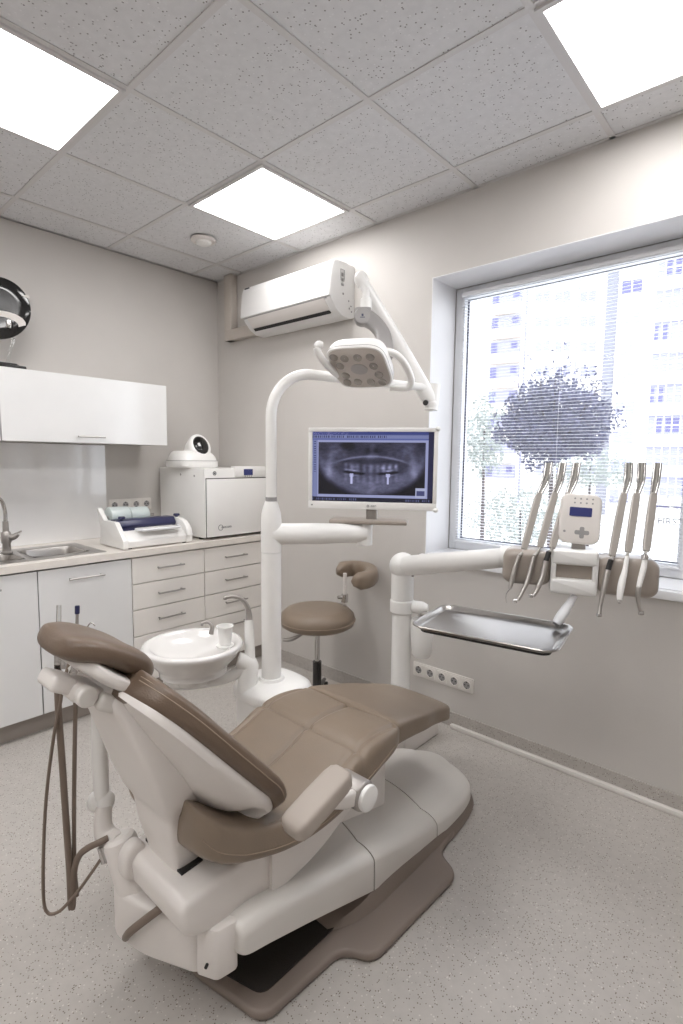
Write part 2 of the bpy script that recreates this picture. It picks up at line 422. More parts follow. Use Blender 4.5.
# split air conditioner
t = thing('air_conditioner', (.94, -.1, 2.2), 'white wall-mounted split air conditioner above the monitor', 'air conditioner')
ax0, ax1 = .552, 1.345
prof = [(0, 2.215), (0, 2.50), (-.14, 2.502), (-.175, 2.49), (-.19, 2.46), (-.205, 2.32), (-.198, 2.285), (-.15, 2.235), (-.10, 2.21), (-.04, 2.205)]
prof = rpoly([(a, b) for a, b in prof], .012, 3)
Fx = frame((0, 0, 0), (0, 1, 0), (0, 0, 1), (1, 0, 0))
MB().prism(prof, ax0+.02, ax1-.002, Fx, bev=.002).build('casing', ACWHITE, t)
pr2 = rpoly([(-.05, 2.506), (-.15, 2.506), (-.186, 2.49), (-.2, 2.45), (-.212, 2.300), (-.204, 2.297), (-.18, 2.45), (-.16, 2.48), (-.05, 2.50)], .006, 3)
MB().prism(pr2, ax0, ax1-.006, Fx, bev=.003).build('front_panel', ACWHITE, t)
pr3 = rpoly([(-.206, 2.292), (-.152, 2.234), (-.147, 2.240), (-.20, 2.292)], .002, 2)
MB().prism(pr3, ax0+.06, ax1-.05, Fx).build('louvre', WHITE2, t)
MB().prism([(-.156, 2.236), (-.141, 2.222), (-.137, 2.227), (-.152, 2.242)], ax0+.065, ax1-.055, Fx).build('air_slot', DARK, t)
MB().prism([(-.2065, 2.297), (-.2075, 2.294), (-.204, 2.291), (-.203, 2.294)], ax0+.03, ax1-.03, Fx).build('panel_seam', PRINT_L, t)
MB().box((ax0+.04, -.208, 2.474), (ax0+.085, -.2035, 2.480)).build('maker_mark', PRINT, t)
mb = MB()
G = frame((ax1-.0015, 0, 0), (0, 1, 0), (0, 0, 1), (1, 0, 0))
for (yy, zz, w, h) in ((-.105, 2.435, .034, .05), (-.105, 2.405, .03, .014), (-.105, 2.378, .022, .012), (-.098, 2.33, .010, .01), (-.05, 2.30, .008, .008), (-.03, 2.275, .01, .006), (-.045, 2.26, .006, .01), (-.025, 2.245, .008, .01)):
    for (p, q) in (((yy-w/2, zz-h/2), (yy+w/2, zz-h/2+.002)), ((yy-w/2, zz+h/2-.002), (yy+w/2, zz+h/2)), ((yy-w/2, zz-h/2), (yy-w/2+.002, zz+h/2)), ((yy+w/2-.002, zz-h/2), (yy+w/2, zz+h/2)), ((yy-w/4, zz-h/4), (yy+w/5, zz+h/8))):
        mb.box((*p, 0), (*q, .002), G)
mb.build('printed_label', PRINT_L, t)
# pipe cover from the ceiling to the air conditioner
mb = MB(); mb.box((.165, -.06, 2.235), (.245, 0, H-.001), bev=.006)
mb.box((.165, -.0605, 2.235), (1.02, -.0005, 2.31), bev=.006)
tag(mb.build('pipe_cover', TRUNK), 'cream boxed pipe cover running down from ceiling beside air conditioner', 'pipe cover')
#SECTION_CAB
# ------------------------------------------------------------------ cabinets on the left wall
def handle(parent, c, L, y=True, r=.005, off=.028):
    mb = MB(); x, yy, z = c
    mb.tube([(x, yy-L/2+.012, z), (x+off, yy-L/2+.012, z)], .004, 10); mb.tube([(x, yy+L/2-.012, z), (x+off, yy+L/2-.012, z)], .004, 10)
    mb.cyl((x+off, yy-L/2, z), (x+off, yy+L/2, z), r, seg=12)
    return mb.build('handle', STEEL, parent)
def front(name, parent, x, y0, y1, z0, z1, m, th=.018):
    return MB().box((x-th, y0+.0015, z0+.0015), (x, y1-.0015, z1-.0015), bev=.0015, seg=1).build(name, m, parent)
XF = .60; ZB = .10; ZT = .842
def body_base(y0, y1, t, m=CARC, zt=None):
    mb = MB(); mb.box((.004, y0+.001, ZB), (XF-.02, y1-.001, (zt or ZT)-.002)); mb.build('carcass', m, t)
cabs = [(-1.49, -1.012, 'white base cabinet with one handle under the sink, left of the drawers', -1.262),
        (-1.99, -1.492, 'white base cabinet at the left edge of the photo, beside the sink cabinet', -1.745)]
for y0, y1, lab, hy in cabs:
    t = thing('base_cabinet', (.3, (y0+y1)/2, ZB), lab, 'cabinet', 'white base cabinets')
    body_base(y0, y1, t, zt=.72)
    d = front('door', t, XF, y0, y1, ZB+.002, ZT-.006, GLOSS); handle(d, (XF, hy, .775), .18)
for y0, y1, lab in ((-1.010, -.540, 'four-drawer white unit beside the sink cabinet'), (-.538, -.07, 'four-drawer white unit in the corner below the autoclave')):
    t = thing('drawer_unit', (.3, (y0+y1)/2, ZB), lab, 'drawer cabinet', 'white drawer units')
    body_base(y0, y1, t)
    for z0, z1, hz in ((.686, .836, .765), (.536, .684, .615), (.382, .534, .465), (ZB+.002, .380, .315)):
        d = front('drawer', t, XF, y0, y1, z0, z1, DRAWER); handle(d, (XF, (y0+y1)/2-.005, hz), .17)
t = MB().box((.004, -.068, ZB), (XF-.005, -.002, ZT-.004)).build('filler_panel', CARC)
tag(t, 'narrow white filler strip in the corner beside the last drawers', 'panel')
t = MB().box((.05, -2.5, 0), (XF-.05, -.008, ZB-.001)).build('plinth', PLINTH)
tag(t, 'long grey kick board under the base cabinets', 'plinth')
# worktop with a cut-out for the sink
WT0, WT1 = .845, .88
sy0, sy1, sx0, sx1 = -1.95, -1.135, .13, .53
mb = MB(); mb.box((.0, sy1, WT0), (.615, -.0, WT1)); mb.box((.0, -2.5, WT0), (.615, sy0, WT1)); mb.box((0, sy0, WT0), (sx0, sy1, WT1)); mb.box((sx1, sy0, WT0), (.615, sy1, WT1))
tag(mb.build('worktop', WORKTOP), 'long pale worktop over the base cabinets and drawers', 'worktop')
t = thing('kitchen_sink', (.33, -1.54, WT0), 'stainless steel double sink set into the worktop', 'sink')
bowls = ((-1.46, -1.185, .20, .475), (-1.79, -1.50, .20, .475))
mb = MB()
z = WT1+.003; xs = [sx0-.012, .20, .475, sx1+.012]
mb.box((sx0-.012, bowls[0][1], WT1), (sx1+.012, sy1+.012, z)); mb.box((sx0-.012, sy0, WT1), (sx1+.012, bowls[1][0], z)); mb.box((sx0-.012, bowls[1][0], WT1), (.20, bowls[0][1], z)); mb.box((.475, bowls[1][0], WT1), (sx1+.012, bowls[0][1], z)); mb.box((.20, bowls[1][1], WT1), (.475, bowls[0][0], z))
mb.build('sink_rim', STEEL, t, sharp=30)
for y0, y1, x0, x1 in bowls:
    rings = []
    for k, (ins, zz) in enumerate(((-.002, z+.002), (.004, z), (.012, WT1-.02), (.02, WT1-.13), (.045, WT1-.15), (.09, WT1-.152))):
        rings.append([Vector((p[0], p[1], zz)) for p in rrect(x1-x0-2*ins, y1-y0-2*ins, max(.012, .05-ins*.3), 6, (x0+x1)/2, (y0+y1)/2)])
    mb = MB(); mb.loft(rings, False); mb._add(rings[-1], [tuple(range(len(rings[-1])))])
    b = mb.build('sink_bowl', STEEL, t); b.modifiers.new('solid', 'SOLIDIFY').thickness = .001
    MB().lathe([(.001, .004), (.03, .003), (.034, 0)], ((x0+x1)/2, (y0+y1)/2, WT1-.151)).build('drain', CHROME, b)
fp = on(7, 553, 2, .883)
t = thing('kitchen_tap', (fp.x, fp.y, .883), 'grey metal mixer tap rising behind the sink', 'tap')
FX, FY = fp.x, fp.y
MB().lathe([(.001, 0), (.028, 0), (.028, .006), (.021, .012), (.019, .05), (.024, .06), (.026, .085), (.022, .11), (.015, .118), (.014, .17), (.001, .172)], (FX, FY, .883)).build('tap_body', SILVER, t)
MB().tube([(FX, FY, 1.05), (FX, FY, 1.11), (FX+.02, FY-.02, 1.165), (FX+.07, FY-.06, 1.185), (FX+.12, FY-.10, 1.16), (FX+.135, FY-.115, 1.10)], .010, 14, smooth=6).build('spout', CHROME, t)
mb = MB(); mb.tube([(FX, FY, .965), (FX+.025, FY+.03, .97), (FX+.03, FY+.045, .985)], [.018, .016, .012], 14, smooth=3); mb.tube([(FX+.02, FY+.03, .98), (FX+.045, FY+.06, 1.0)], [.006, .004], 10)
mb.build('lever', SILVER, t)
# glass backsplash
tag(MB().box((.0005, -2.5, .881), (.008, -.875, 1.473), bev=.001, seg=1).build('backsplash_panel', BACKS), 'glossy pale glass backsplash between worktop and wall cabinets', 'backsplash')
# wall cabinets
for y0, y1, lab in ((-1.54, -.62, 'glossy white wall cabinet right of the corner gap, above the backsplash'), (-2.46, -1.543, 'white wall cabinet cut off by the left edge of the photo')):
    t = thing('wall_cabinet', (.165, (y0+y1)/2, 1.475), lab, 'wall cabinet', 'white wall cabinets')
    MB().box((.001, y0+.001, 1.477), (.31, y1-.001, 1.843)).build('carcass', CARC, t)
    d = MB().box((.312, y0+.001, 1.475), (.33, y1-.001, 1.845), bev=.0015, seg=1).build('cabinet_door', GLOSS, t)
    handle(d, (.33, (y0+y1)/2-.02, 1.51), .15)
# black disc ornament on top of the cabinet
pc = on(-3, 308, 0, .14)
t = thing('ornamental_plate', (.14, pc.y, 1.846), 'round black glossy disc on clear stand on top of wall cabinet', 'ornament')
F = frame(pc, Vector((.55, .83, 0)).normalized(), (0, 0, 1), Vector((.83, -.55, 0)).normalized())
mb = MB(); n = 64
rg = [[F @ Vector((r*math.cos(2*PI*k/n), r*math.sin(2*PI*k/n), z)) for k in range(n)] for r, z in ((.150, -.008), (.160, -.002), (.160, .004), (.152, .008), (.1, .004), (.03, .003))]
mb.loft(rg).build('disc', BLACKG, t)
mb = MB(); cres = []
for k in range(25):
    q = math.radians(-8-150*k/24); cres.append((.150*math.cos(q), .150*math.sin(q)))
inn = [(.118*math.cos(math.radians(-158+136*k/24)), -.03+.075*math.sin(math.radians(-158+136*k/24))+.045) for k in range(25)]
band = [(.145*math.cos(math.radians(200-200*k/24))*1.0, -.04+.05*math.sin(math.radians(200-200*k/24))) for k in range(25)]
o2 = [(.135*math.cos(math.radians(185-190*k/24)), -.075+.062*math.sin(math.radians(185-190*k/24))) for k in range(25)]
i2 = [(.100*math.cos(math.radians(-5+190*k/24)), -.088+.045*math.sin(math.radians(-5+190*k/24))) for k in range(25)]
rg0 = [F @ Vector((a, b, .0085)) for a, b in o2]; rg1 = [F @ Vector((a, b, .0085)) for a, b in i2[::-1]]
vs = rg0+rg1; m_ = len(rg0); mb._add(vs, [(i, i+1, m_+i+1, m_+i) for i in range(m_-1)]); mb.build('painted_reflection', WHITE2, t)  # reflection of a light panel, painted on the disc as a pale crescent
MB().prism([(.12, .07), (.155, .078), (.162, .058)], .0085, .0095, F).build('reflection_wedge', WHITE2, t)  # pale patch painted as a reflection on the glossy disc
MB().tube([F @ Vector((.055, -.10, .012)), F @ Vector((.058, -.085, .014)), F @ Vector((.055, -.065, .012))], .014, 12).build('reflection_spot', CHROME, t)  # chrome piece standing in for the bright spot of the reflection
mb = MB(); 
for dx in (-.05, .05): mb.tube([F @ Vector((dx*1.4, -.15, 0)), F @ Vector((dx, -.24, .01)), F @ Vector((dx*.6, 1.858-pc.z, 0))], [.011, .008, .012], 12, smooth=4)
mb.build('clear_stem', CLEAR, t)
zb = 1.846; ye = on(29, 366, 0, .32).y
mb = MB(); mb.prism(rpoly([(.10, pc.y-.12), (.322, pc.y-.12), (.322, ye-.015), (.29, ye), (.2, ye-.03), (.10, ye-.05)], .006), zb, zb+.014, bev=.003)
mb.prism(rpoly([(.12, pc.y-.10), (.30, pc.y-.10), (.30, ye-.05), (.26, ye-.025), (.12, ye-.07)], .006), zb+.014, zb+.026, bev=.003)
mb.build('stand_base', BLACKG, t)

# ------------------------------------------------------------------ autoclave
t = thing('autoclave', (.3, -.255, WT1), 'large white steriliser on the worktop in the corner', 'autoclave')
ay0, ay1, ax_, az0, az1 = -.512, -.012, .575, .893, 1.333
MB().box((.03, ay0, az0), (ax_-.02, ay1, az1), bev=.006).build('casing', WHITE, t)
MB().box((ax_-.021, ay0+.001, az0+.004), (ax_-.004, ay1-.001, az1-.001), bev=.003).build('front_bezel', WHITE, t)
MB().box((ax_-.005, ay0+.012, az0+.006), (ax_+.006, ay1-.004, az1-.066), bev=.003).build('door', WHITE, t)
MB().box((ax_-.006, ay0+.008, az0+.002), (ax_-.003, ay1-.002, az1-.06)).build('door_gap', DARK, t)
mb = MB(); mb.box((ax_-.05, ay0+.23, az1-.055), (ax_+.002, ay1-.01, az1+.014), bev=.006); pnl = mb.build('control_panel', WHITE, t)
MB().box((ax_+.0018, ay0+.30, az1-.045), (ax_+.0035, ay0+.375, az1-.004), bev=.0005, seg=1).build('display', SCREEN_D, pnl)
mb = MB()
for k in range(4): mb.cyl((ax_+.002, ay0+.312+k*.017, az1-.051), (ax_+.004, ay0+.312+k*.017, az1-.051), .0045, seg=10)
mb.build('buttons', PRINT_L, pnl)
mb = MB()
G = frame((ax_-.0035, ay0+.075, az1-.03), (0, 1, 0), (0, 0, 1), (1, 0, 0))
def ringm(mb, G, r0, r1, n=28, z=.001):
    rg = [[G @ Vector((r*math.cos(2*PI*k/n), r*math.sin(2*PI*k/n), zz)) for k in range(n)] for r, zz in ((r0, 0), (r0, z), (r1, z), (r1, 0))]
    mb.loft(rg, False)
ringm(mb, G, .009, .013); mb.box((-.005, -.005, 0), (.005, .005, .001), G)
mb.build('round_badge', PRINT, t)
G = frame((ax_+.0065, ay0+.11, az0+.062), (0, 1, 0), (0, 0, 1), (1, 0, 0))
mb = MB(); ringm(mb, G, .016, .0185); mb.build('logo_ring', PRINT, t)
text('logo', 'mocom', .026, frame((ax_+.0067, ay0+.155, az0+.064), (0, 1, 0), (0, 0, 1), (1, 0, 0)), PRINT, t)
mb = MB()
for (a, b) in ((.08, ay0+.04), (.08, ay1-.04), (.47, ay0+.04), (.47, ay1-.04)): mb.cyl((a, b, WT1), (a, b, az0+.002), .016)
mb.build('feet', DARK, t)
mb = MB()
for (xx, zz) in ((.30, 1.29), (.46, 1.285)): mb.cyl((xx, ay0-.002, zz), (xx, ay0+.002, zz), .007, seg=12)
mb.build('side_screws', PRINT_L, t)

# small white appliance with a black dome on top of the autoclave
q_ = on(192, 455, 0, .29); dc = Vector((.29, q_.y, az1))
t = thing('domed_unit', dc, 'small white appliance with black glass dome on top of steriliser', 'appliance')
rings = []
for zz, sx, sy in ((.002, .128, .138), (.012, .134, .144), (.045, .132, .142), (.052, .126, .136), (.075, .122, .128), (.10, .108, .11), (.112, .09, .095)):
    rings.append([dc+Vector((p[0]+(.0 if zz < .08 else -.01), p[1], zz)) for p in sell(48, sx, sy, 4.5)])
MB().loft(rings).build('housing', WHITE, t)
MB().loft([[dc+Vector((p[0], p[1], zz)) for p in sell(48, .1335, .1435, 4.5)] for zz in (.046, .049)]).build('seam_band', PRINT_L, t)
nrm = Vector((.80, -.12, .50)).normalized(); xx_ = nrm.cross(Vector((0, 0, 1))).normalized()*-1; yy_ = nrm.cross(xx_).normalized()
Md = Matrix((xx_, yy_, nrm)).transposed()
dcx = on(201, 445, 0, .36)
rg = []
for r, z in ((.06, -.17), (.078, -.15), (.088, -.10), (.088, -.03), (.080, -.008), (.07, -.002)):
    rg.append([dcx + Md @ Vector((r*.86*math.cos(2*PI*k/40), r*1.12*math.sin(2*PI*k/40), z)) for k in range(40)])
MB().loft(rg, True).build('hood', WHITE, t)
MB().ball(dcx-nrm*.006, .062, (.86, 1.14, .42), Md).build('glass_dome', BLACKG, t)

# pouch sealer
t = thing('pouch_sealer', (.42, -.78, WT1), 'white and navy pouch sealing machine left of the steriliser', 'pouch sealer')
def sq_(y): return -1.04+(y+1.055)*.77
def side(u0, pts, y0, y1, m, name, bev=.004, parent=None):
    y0, y1 = sq_(y0), sq_(y1)
    G = frame((0, 0, 0), (1, 0, 0), (0, 0, 1), (0, -1, 0))
    return MB().prism(rpoly(pts, .008, 3), -y1, -y0, G, bev=bev).build(name, m, parent or t)
side(0, [(.27, .886), (.56, .886), (.565, .925), (.50, .975), (.40, .985), (.30, .985), (.27, .95)], -1.02, -.50, WHITE, 'base_body')
side(0, [(.27, .886), (.572, .884), (.572, .93), (.47, 1.03), (.33, 1.03), (.25, 1.10), (.235, 1.09), (.28, .99)], -1.055, -1.018, WHITE, 'end_cheek')
pts = [(.30, .886), (.57, .886), (.575, .93)] + [(.44+.135*math.cos(math.radians(a)), .93+.10*math.sin(math.radians(a))) for a in range(0, 181, 20)]
side(0, pts, -.535, -.485, WHITE, 'rounded_end_housing', .008)
side(0, [(.34, .984), (.44, .978), (.455, 1.0), (.43, 1.035), (.35, 1.035)], -1.015, -.54, NAVY, 'sealing_bar')
side(0, [(.44, .95), (.55, .915), (.553, .93), (.46, .99)], -1.016, -.89, NAVY, 'control_strip', .002)
MB().tube([(x_, sq_(y_), z_) for x_, y_, z_ in [(.51, -.92, .985), (.565, -.90, .985), (.58, -.88, .985), (.58, -.63, .985), (.565, -.60, .985), (.51, -.57, .985)]], .008, 12, smooth=3).build('pull_handle', PVC, t)
MB().box((.48, sq_(-.90), .975), (.56, sq_(-.60), .990), bev=.005).build('front_flap', WHITE, t)
for yy, r in ((sq_(-.92), .062), (sq_(-.76), .055)):
    b = MB(); b.cyl((.29, yy-.06, 1.04), (.29, yy+.06, 1.04), r, seg=32, rnd=.008); b.build('pouch_roll', FOIL, t)
MB().cyl((.29, sq_(-1.02), 1.04), (.29, sq_(-.62), 1.04), .009, seg=12).build('roll_spindle', SILVER, t)
for yy, xx, zz in ((sq_(-.97), .42, 1.035), (sq_(-.51), .42, 1.03)):
    MB().lathe([(.001, .02), (.016, .02), (.02, .014), (.019, .006), (.009, .003), (.009, -.008), (.001, -.008)], (xx, yy, zz)).build('knob', NAVY, t)
mb = MB()
for (a, b) in ((.30, sq_(-.99)), (.30, sq_(-.54)), (.54, sq_(-.99)), (.54, sq_(-.54))): mb.cyl((a, b, WT1), (a, b, .888), .012, seg=12)
mb.build('feet', DARK, t)
#SECTION_CHAIR
# ------------------------------------------------------------------ dental chair (lies along the room, head towards the camera)
XC = 2.25
ch = thing('dental_chair', (XC, -1.15, 0), 'reclined taupe leather dental chair with white shell in the foreground', 'dental chair')
# floor plate with the pedal wing
out = rpoly([(2.05, -1.60), (2.14, -1.69), (2.26, -1.69), (2.50, -1.645), (2.515, -1.37), (2.60, -1.335), (2.615, -.90), (2.52, -.86), (2.50, -.70), (2.0, -.70)], .045, 6)
MB().prism(out, .0, .028, bev=.012, seg=3).build('base_plate', TAUPE, ch)
MB().prism(rpoly([(2.09, -1.56), (2.18, -1.655), (2.27, -1.66), (2.455, -1.61), (2.46, -1.05), (2.05, -1.05)], .03), .026, .033).build('ribbed_floor_mat', BLACKMAT, ch)
rows = []
for y, hw, zt in ((-1.36, .20, .035), (-1.25, .235, .06), (-1.1, .24, .085), (-.8, .238, .07), (-.62, .225, .05), (-.50, .19, .045), (-.44, .12, .04)):
    rows.append((y, hw, zt))
def lower_ring(r, n=48):
    y, hw, zt = r
    pts = [(hw+.02, .004), (hw+.012, zt*.5), (hw-.005, zt), (-hw+.005, zt), (-hw-.012, zt*.5), (-hw-.02, .004)]
    return [Vector((XC+a, y, b)) for a, b in pts]
MB().loft([lower_ring(r) for r in interp(rows, 5)]).build('base_skirt', TAUPE, ch, sharp=50)
def cover_ring(y, hw, zb, zt, zc, n=64):
    pts = []
    # closed section: bottom flat, side wall, rounded shoulder, crowned top
    prof = []
    ns = 7; sh = min(.07, hw*.45)
    prof.append((hw-.012, zb)); prof.append((hw, zb+.006))
    z1 = zt-.035
    prof.append((hw, z1*.5+zb*.5)); prof.append((hw-.001, z1))
    for k in range(1, ns+1):
        q = PI/2*k/ns; prof.append((hw-.001-sh+sh*math.cos(q), z1+.035*math.sin(q)))
    for k in range(1, 7):
        f = 1-k/6; x = (hw-.001-sh)*f; prof.append((x, zt+(zc-zt)*(1-f*f)))
    right = prof; left = [(-a, b) for a, b in reversed(prof[:-1])]
    return [Vector((XC+a, y, b)) for a, b in right+left]
def cover(name, tab, n=6, m=SHROUD):
    rr = [cover_ring(*r) for r in interp(tab, n)]
    return MB().loft(rr).build(name, m, ch, sharp=50)
cover('rear_cover', [(-1.69, .205, .215, .275, .29), (-1.68, .228, .205, .288, .30), (-1.60, .232, .185, .285, .305), (-1.45, .236, .145, .252, .29), (-1.30, .238, .10, .222, .265), (-1.196, .238, .068, .20, .25)])
cover('middle_cover', [(-1.190, .238, .066, .198, .248), (-1.10, .240, .055, .178, .225), (-.95, .242, .045, .145, .19), (-.838, .242, .04, .128, .17)])
cover('foot_cover', [(-.832, .242, .04, .126, .168), (-.72, .242, .04, .115, .155), (-.62, .235, .04, .108, .145), (-.54, .215, .04, .10, .135), (-.48, .175, .04, .095, .122), (-.445, .12, .042, .086, .105), (-.432, .06, .05, .078, .088)])
for yy, z0, z1 in ((-1.193, .072, .19), (-.835, .045, .12)):
    MB().loft([cover_ring(yy-.004, .234, z0, z1, z1+.045), cover_ring(yy+.004, .234, z0, z1, z1+.045)]).build('cover_gap', DARK, ch)
# lifting body under the seat
rr = []
for y, hw, z0, z1 in interp([(-1.56, .185, .24, .40), (-1.40, .187, .27, .40), (-1.25, .185, .33, .43), (-1.05, .17, .40, .46), (-.90, .15, .42, .46)], 5):
    rr.append([Vector((XC+p[0], y, (z0+z1)/2+p[1])) for p in sell(40, hw, (z1-z0)/2, 9)])
MB().loft(rr).build('seat_underbody', WHITE2, ch, sharp=45)
MB().box((XC-.10, -1.55, .10), (XC+.10, -.95, .36), bev=.02).build('lift_column', WHITE2, ch)
# bracket that carries the back
Mb = None
out = rpoly([(-1.81, .31), (-1.77, .282), (-1.62, .25), (-1.525, .245), (-1.52, .402), (-1.60, .408), (-1.70, .395), (-1.80, .388), (-1.815, .37)], .018, 4)
MB().prism(out, XC-.12, XC+.172, frame((0, 0, 0), (0, 1, 0), (0, 0, 1), (1, 0, 0)), bev=.016, seg=3).build('seat_bracket', WHITE2, ch)
MB().prism(rpoly([(-1.835, .335), (-1.815, .31), (-1.78, .33), (-1.765, .38), (-1.785, .412), (-1.815, .412), (-1.835, .385)], .018, 4), XC-.105, XC-.062, frame((0, 0, 0), (0, 1, 0), (0, 0, 1), (1, 0, 0)), bev=.014, seg=3).build('hinge_lug', WHITE2, ch)
MB().prism([(-1.84, .3), (-1.838, .3), (-1.838, .42), (-1.84, .42)], 0, .001).build('bracket_seam', DARK, ch) if False else None
MB().box((XC-.085, -1.765, .37), (XC+.091, -1.705, .3975)).build('slot', DARK, ch)
MB().box((XC+.1683, -1.665, .318), (XC+.1693, -1.63, .326)).build('embossed_mark', PRINT_L, ch)
# rear junction box below the bracket
out = rpoly([(2.07, -1.60), (2.055, -1.79), (2.11, -1.835), (2.225, -1.812), (2.378, -1.745), (2.37, -1.58)], .03, 5)
MB().prism(out, .130, .268, bev=.014, seg=3).build('junction_box', WHITE2, ch)
MB().prism(rpoly([(2.24, -1.79), (2.37, -1.735), (2.36, -1.62), (2.2, -1.66)], .02), .260, .272, bev=.004).build('box_recess', SILVER, ch)
MB().prism(rpoly([(2.385, -1.76), (2.44, -1.735), (2.45, -1.68), (2.395, -1.66)], .012), .155, .285, bev=.006).build('hinge_cover', WHITE2, ch)
MB().cyl((2.425, -1.752, .205), (2.43, -1.76, .205), .004, seg=10).build('hinge_screw', DARK, ch)
MB().lathe([(.001, .0), (.05, .0), (.055, .012), (.055, .11), (.001, .12)], (2.09, -1.74, .02)).build('adjusting_foot', TAUPE, ch) if False else None
MB().box((2.10, -1.60, .0), (2.3, -1.45, .147), bev=.01).build('support_block', TAUPE, ch)
MB().tube([at(126, 937, 1.37), at(130, 932, 1.33), at(145, 920, 1.31), at(165, 905, 1.31)], .010, 14, smooth=4).build('supply_hose', HOSE, ch)

# seat and leg rest cushions
def bump_groove(p, top, grooves):
    for (ax, c, w, d, lo, hi) in grooves:
        if lo < p[1-ax] < hi: p[2] -= d*math.exp(-((p[ax]-c)/w)**2)
    return p
def resample(ring, n):
    P = ring+[ring[0]]; L = [0]
    for i in range(1, len(P)): L.append(L[-1]+math.hypot(P[i][0]-P[i-1][0], P[i][1]-P[i-1][1]))
    out = []; j = 0
    for k in range(n):
        t = L[-1]*(k+.5)/n
        while L[j+1] < t: j += 1
        f = (t-L[j])/(L[j+1]-L[j]); out.append((P[j][0]+(P[j+1][0]-P[j][0])*f, P[j][1]+(P[j+1][1]-P[j][1])*f))
    return out
def cushion(name, tab, n, e, grooves=(), m=LEATHER, nr=220, sag=0):
    rr = []
    for y, zb, zt, hw in interp(tab, n):
        h = (zt-zb)/2; ring = []
        for a, b in resample(sell(480, hw, h, e), nr):
            p = [XC+a, y, (zt+zb)/2+b]
            if b > 0:
                p[2] -= sag*(1-(a/hw)**2)*(1 if sag else 0)
                bump_groove(p, True, grooves)
            ring.append(Vector(p))
        rr.append(ring)
    mb = MB(); mb.loft(rr)
    return mb.build(name, m, ch, sharp=80)
seat = cushion('seat_cushion', [(-1.775, .50, .60, .12), (-1.768, .475, .61, .17), (-1.74, .452, .59, .205), (-1.70, .430, .56, .216), (-1.65, .412, .53, .222), (-1.55, .385, .498, .230), (-1.45, .375, .495, .236), (-1.35, .385, .52, .242), (-1.27, .41, .553, .246), (-1.18, .438, .568, .244), (-1.09, .455, .562, .232), (-1.045, .462, .552, .215)], 9, 5,
    grooves=((0, XC, .008, .012, -1.62, -1.0), (1, -1.25, .009, .012, 0, 9), (0, XC+.205, .008, .007, -1.6, -1.06), (0, XC-.205, .008, .007, -1.6, -1.06)), sag=.012)
legr = cushion('leg_rest_cushion', [(-1.052, .462, .548, .212), (-1.03, .463, .550, .213), (-.95, .452, .532, .205), (-.85, .435, .508, .196), (-.76, .415, .483, .178), (-.67, .390, .458, .165), (-.625, .376, .443, .155), (-.608, .372, .436, .145), (-.600, .380, .428, .12)], 8, 7, sag=-.004)
def stitch(name, pts, r, parent, m=STITCH):
    return MB().tube(pts, r, 6, smooth=3).build(name, m, parent)
# side seam of the seat cushion
for sgn in (1,):
    rows = interp([(-1.765, .53, .18), (-1.74, .50, .206), (-1.70, .475, .217), (-1.65, .452, .223), (-1.55, .423, .231), (-1.45, .415, .237), (-1.35, .428, .243), (-1.27, .456, .247), (-1.18, .482, .245), (-1.09, .50, .233)], 3)
    MB().tube([(XC+sgn*(hw+.0003), y, z) for y, z, hw in rows], .0013, 6).build('side_seam', STITCH, seat)
MB().prism(rpoly([(-1.0, .405), (-.98, .45), (-.70, .395), (-.74, .36)], .02), XC-.12, XC+.12, frame((0, 0, 0), (0, 1, 0), (0, 0, 1), (1, 0, 0)), bev=.01).build('leg_rest_frame', WHITE2, ch)

# backrest: stations run from the seat up to the head end
#        y      z     hw   back depth(seam, spine)
ST = [(-1.535, .525, .205, .145, .19), (-1.545, .560, .236, .085, .13), (-1.570, .610, .248, .125, .17), (-1.616, .663, .254, .138, .178), (-1.692, .750, .252, .120, .155), (-1.783, .856, .236, .098, .125), (-1.835, .912, .205, .080, .10), (-1.858, .935, .165, .068, .085), (-1.868, .945, .12, .055, .065)]
Si = interp(ST, 6)
def backframe(i):
    a = Si[max(0, i-1)]; b = Si[min(len(Si)-1, i+1)]
    t_ = Vector((0, b[0]-a[0], b[1]-a[1])).normalized(); nb = Vector((0, -t_.z, t_.y)).normalized()
    if nb.y > 0: nb = -nb
    return t_, nb
rb, rs, rp = [], [], []
for i, r in enumerate(Si):
    t_, nb = backframe(i); c = Vector((XC, r[0], r[1]))
    hw = r[2]; endf = 1
    ring = []
    for a, b in sell(72, hw, .041, 3.4):
        dish = .022*(1-(a/hw)**2)*(1 if b > 0 else .6)
        ring.append(c + Vector((a, 0, 0)) + nb*(.024 - b + dish))
    rb.append(ring)
    sd, pd = r[3], r[4]; w1 = hw-.012; ring = []
    half = [(w1, .050), (w1+.004, .058), (w1, .066+(sd-.06)*.12), (w1*.92, .06+(sd-.06)*.38), (w1*.80, .06+(sd-.06)*.68), (w1*.68, .06+(sd-.06)*.88), (w1*.54, sd), (w1*.36, sd+(pd-sd)*.35), (w1*.18, sd+(pd-sd)*.5), (0, sd+(pd-sd)*.55)]
    full = half + [(-a, b) for a, b in reversed(half[:-1])] + [(-w1*.5, .045), (0, .045), (w1*.5, .045)]
    rs.append([c+Vector((a, 0, 0))+nb*b for a, b in full])
back = MB().loft(rb).build('backrest_cushion', LEATHER_D, ch, sharp=80)
MB().loft(rs).build('backrest_shell', WHITE2, ch, sharp=50)
for dep in (.010, .018):
    pts = []
    for i, r in enumerate(Si[2:-2]):
        t_, nb = backframe(i+2); pts.append(Vector((XC+r[2]*(.975 if dep < .015 else .998), r[0], r[1]))+nb*(dep+.001))
    MB().tube(pts, .0016, 6).build('piping', STITCH, back)
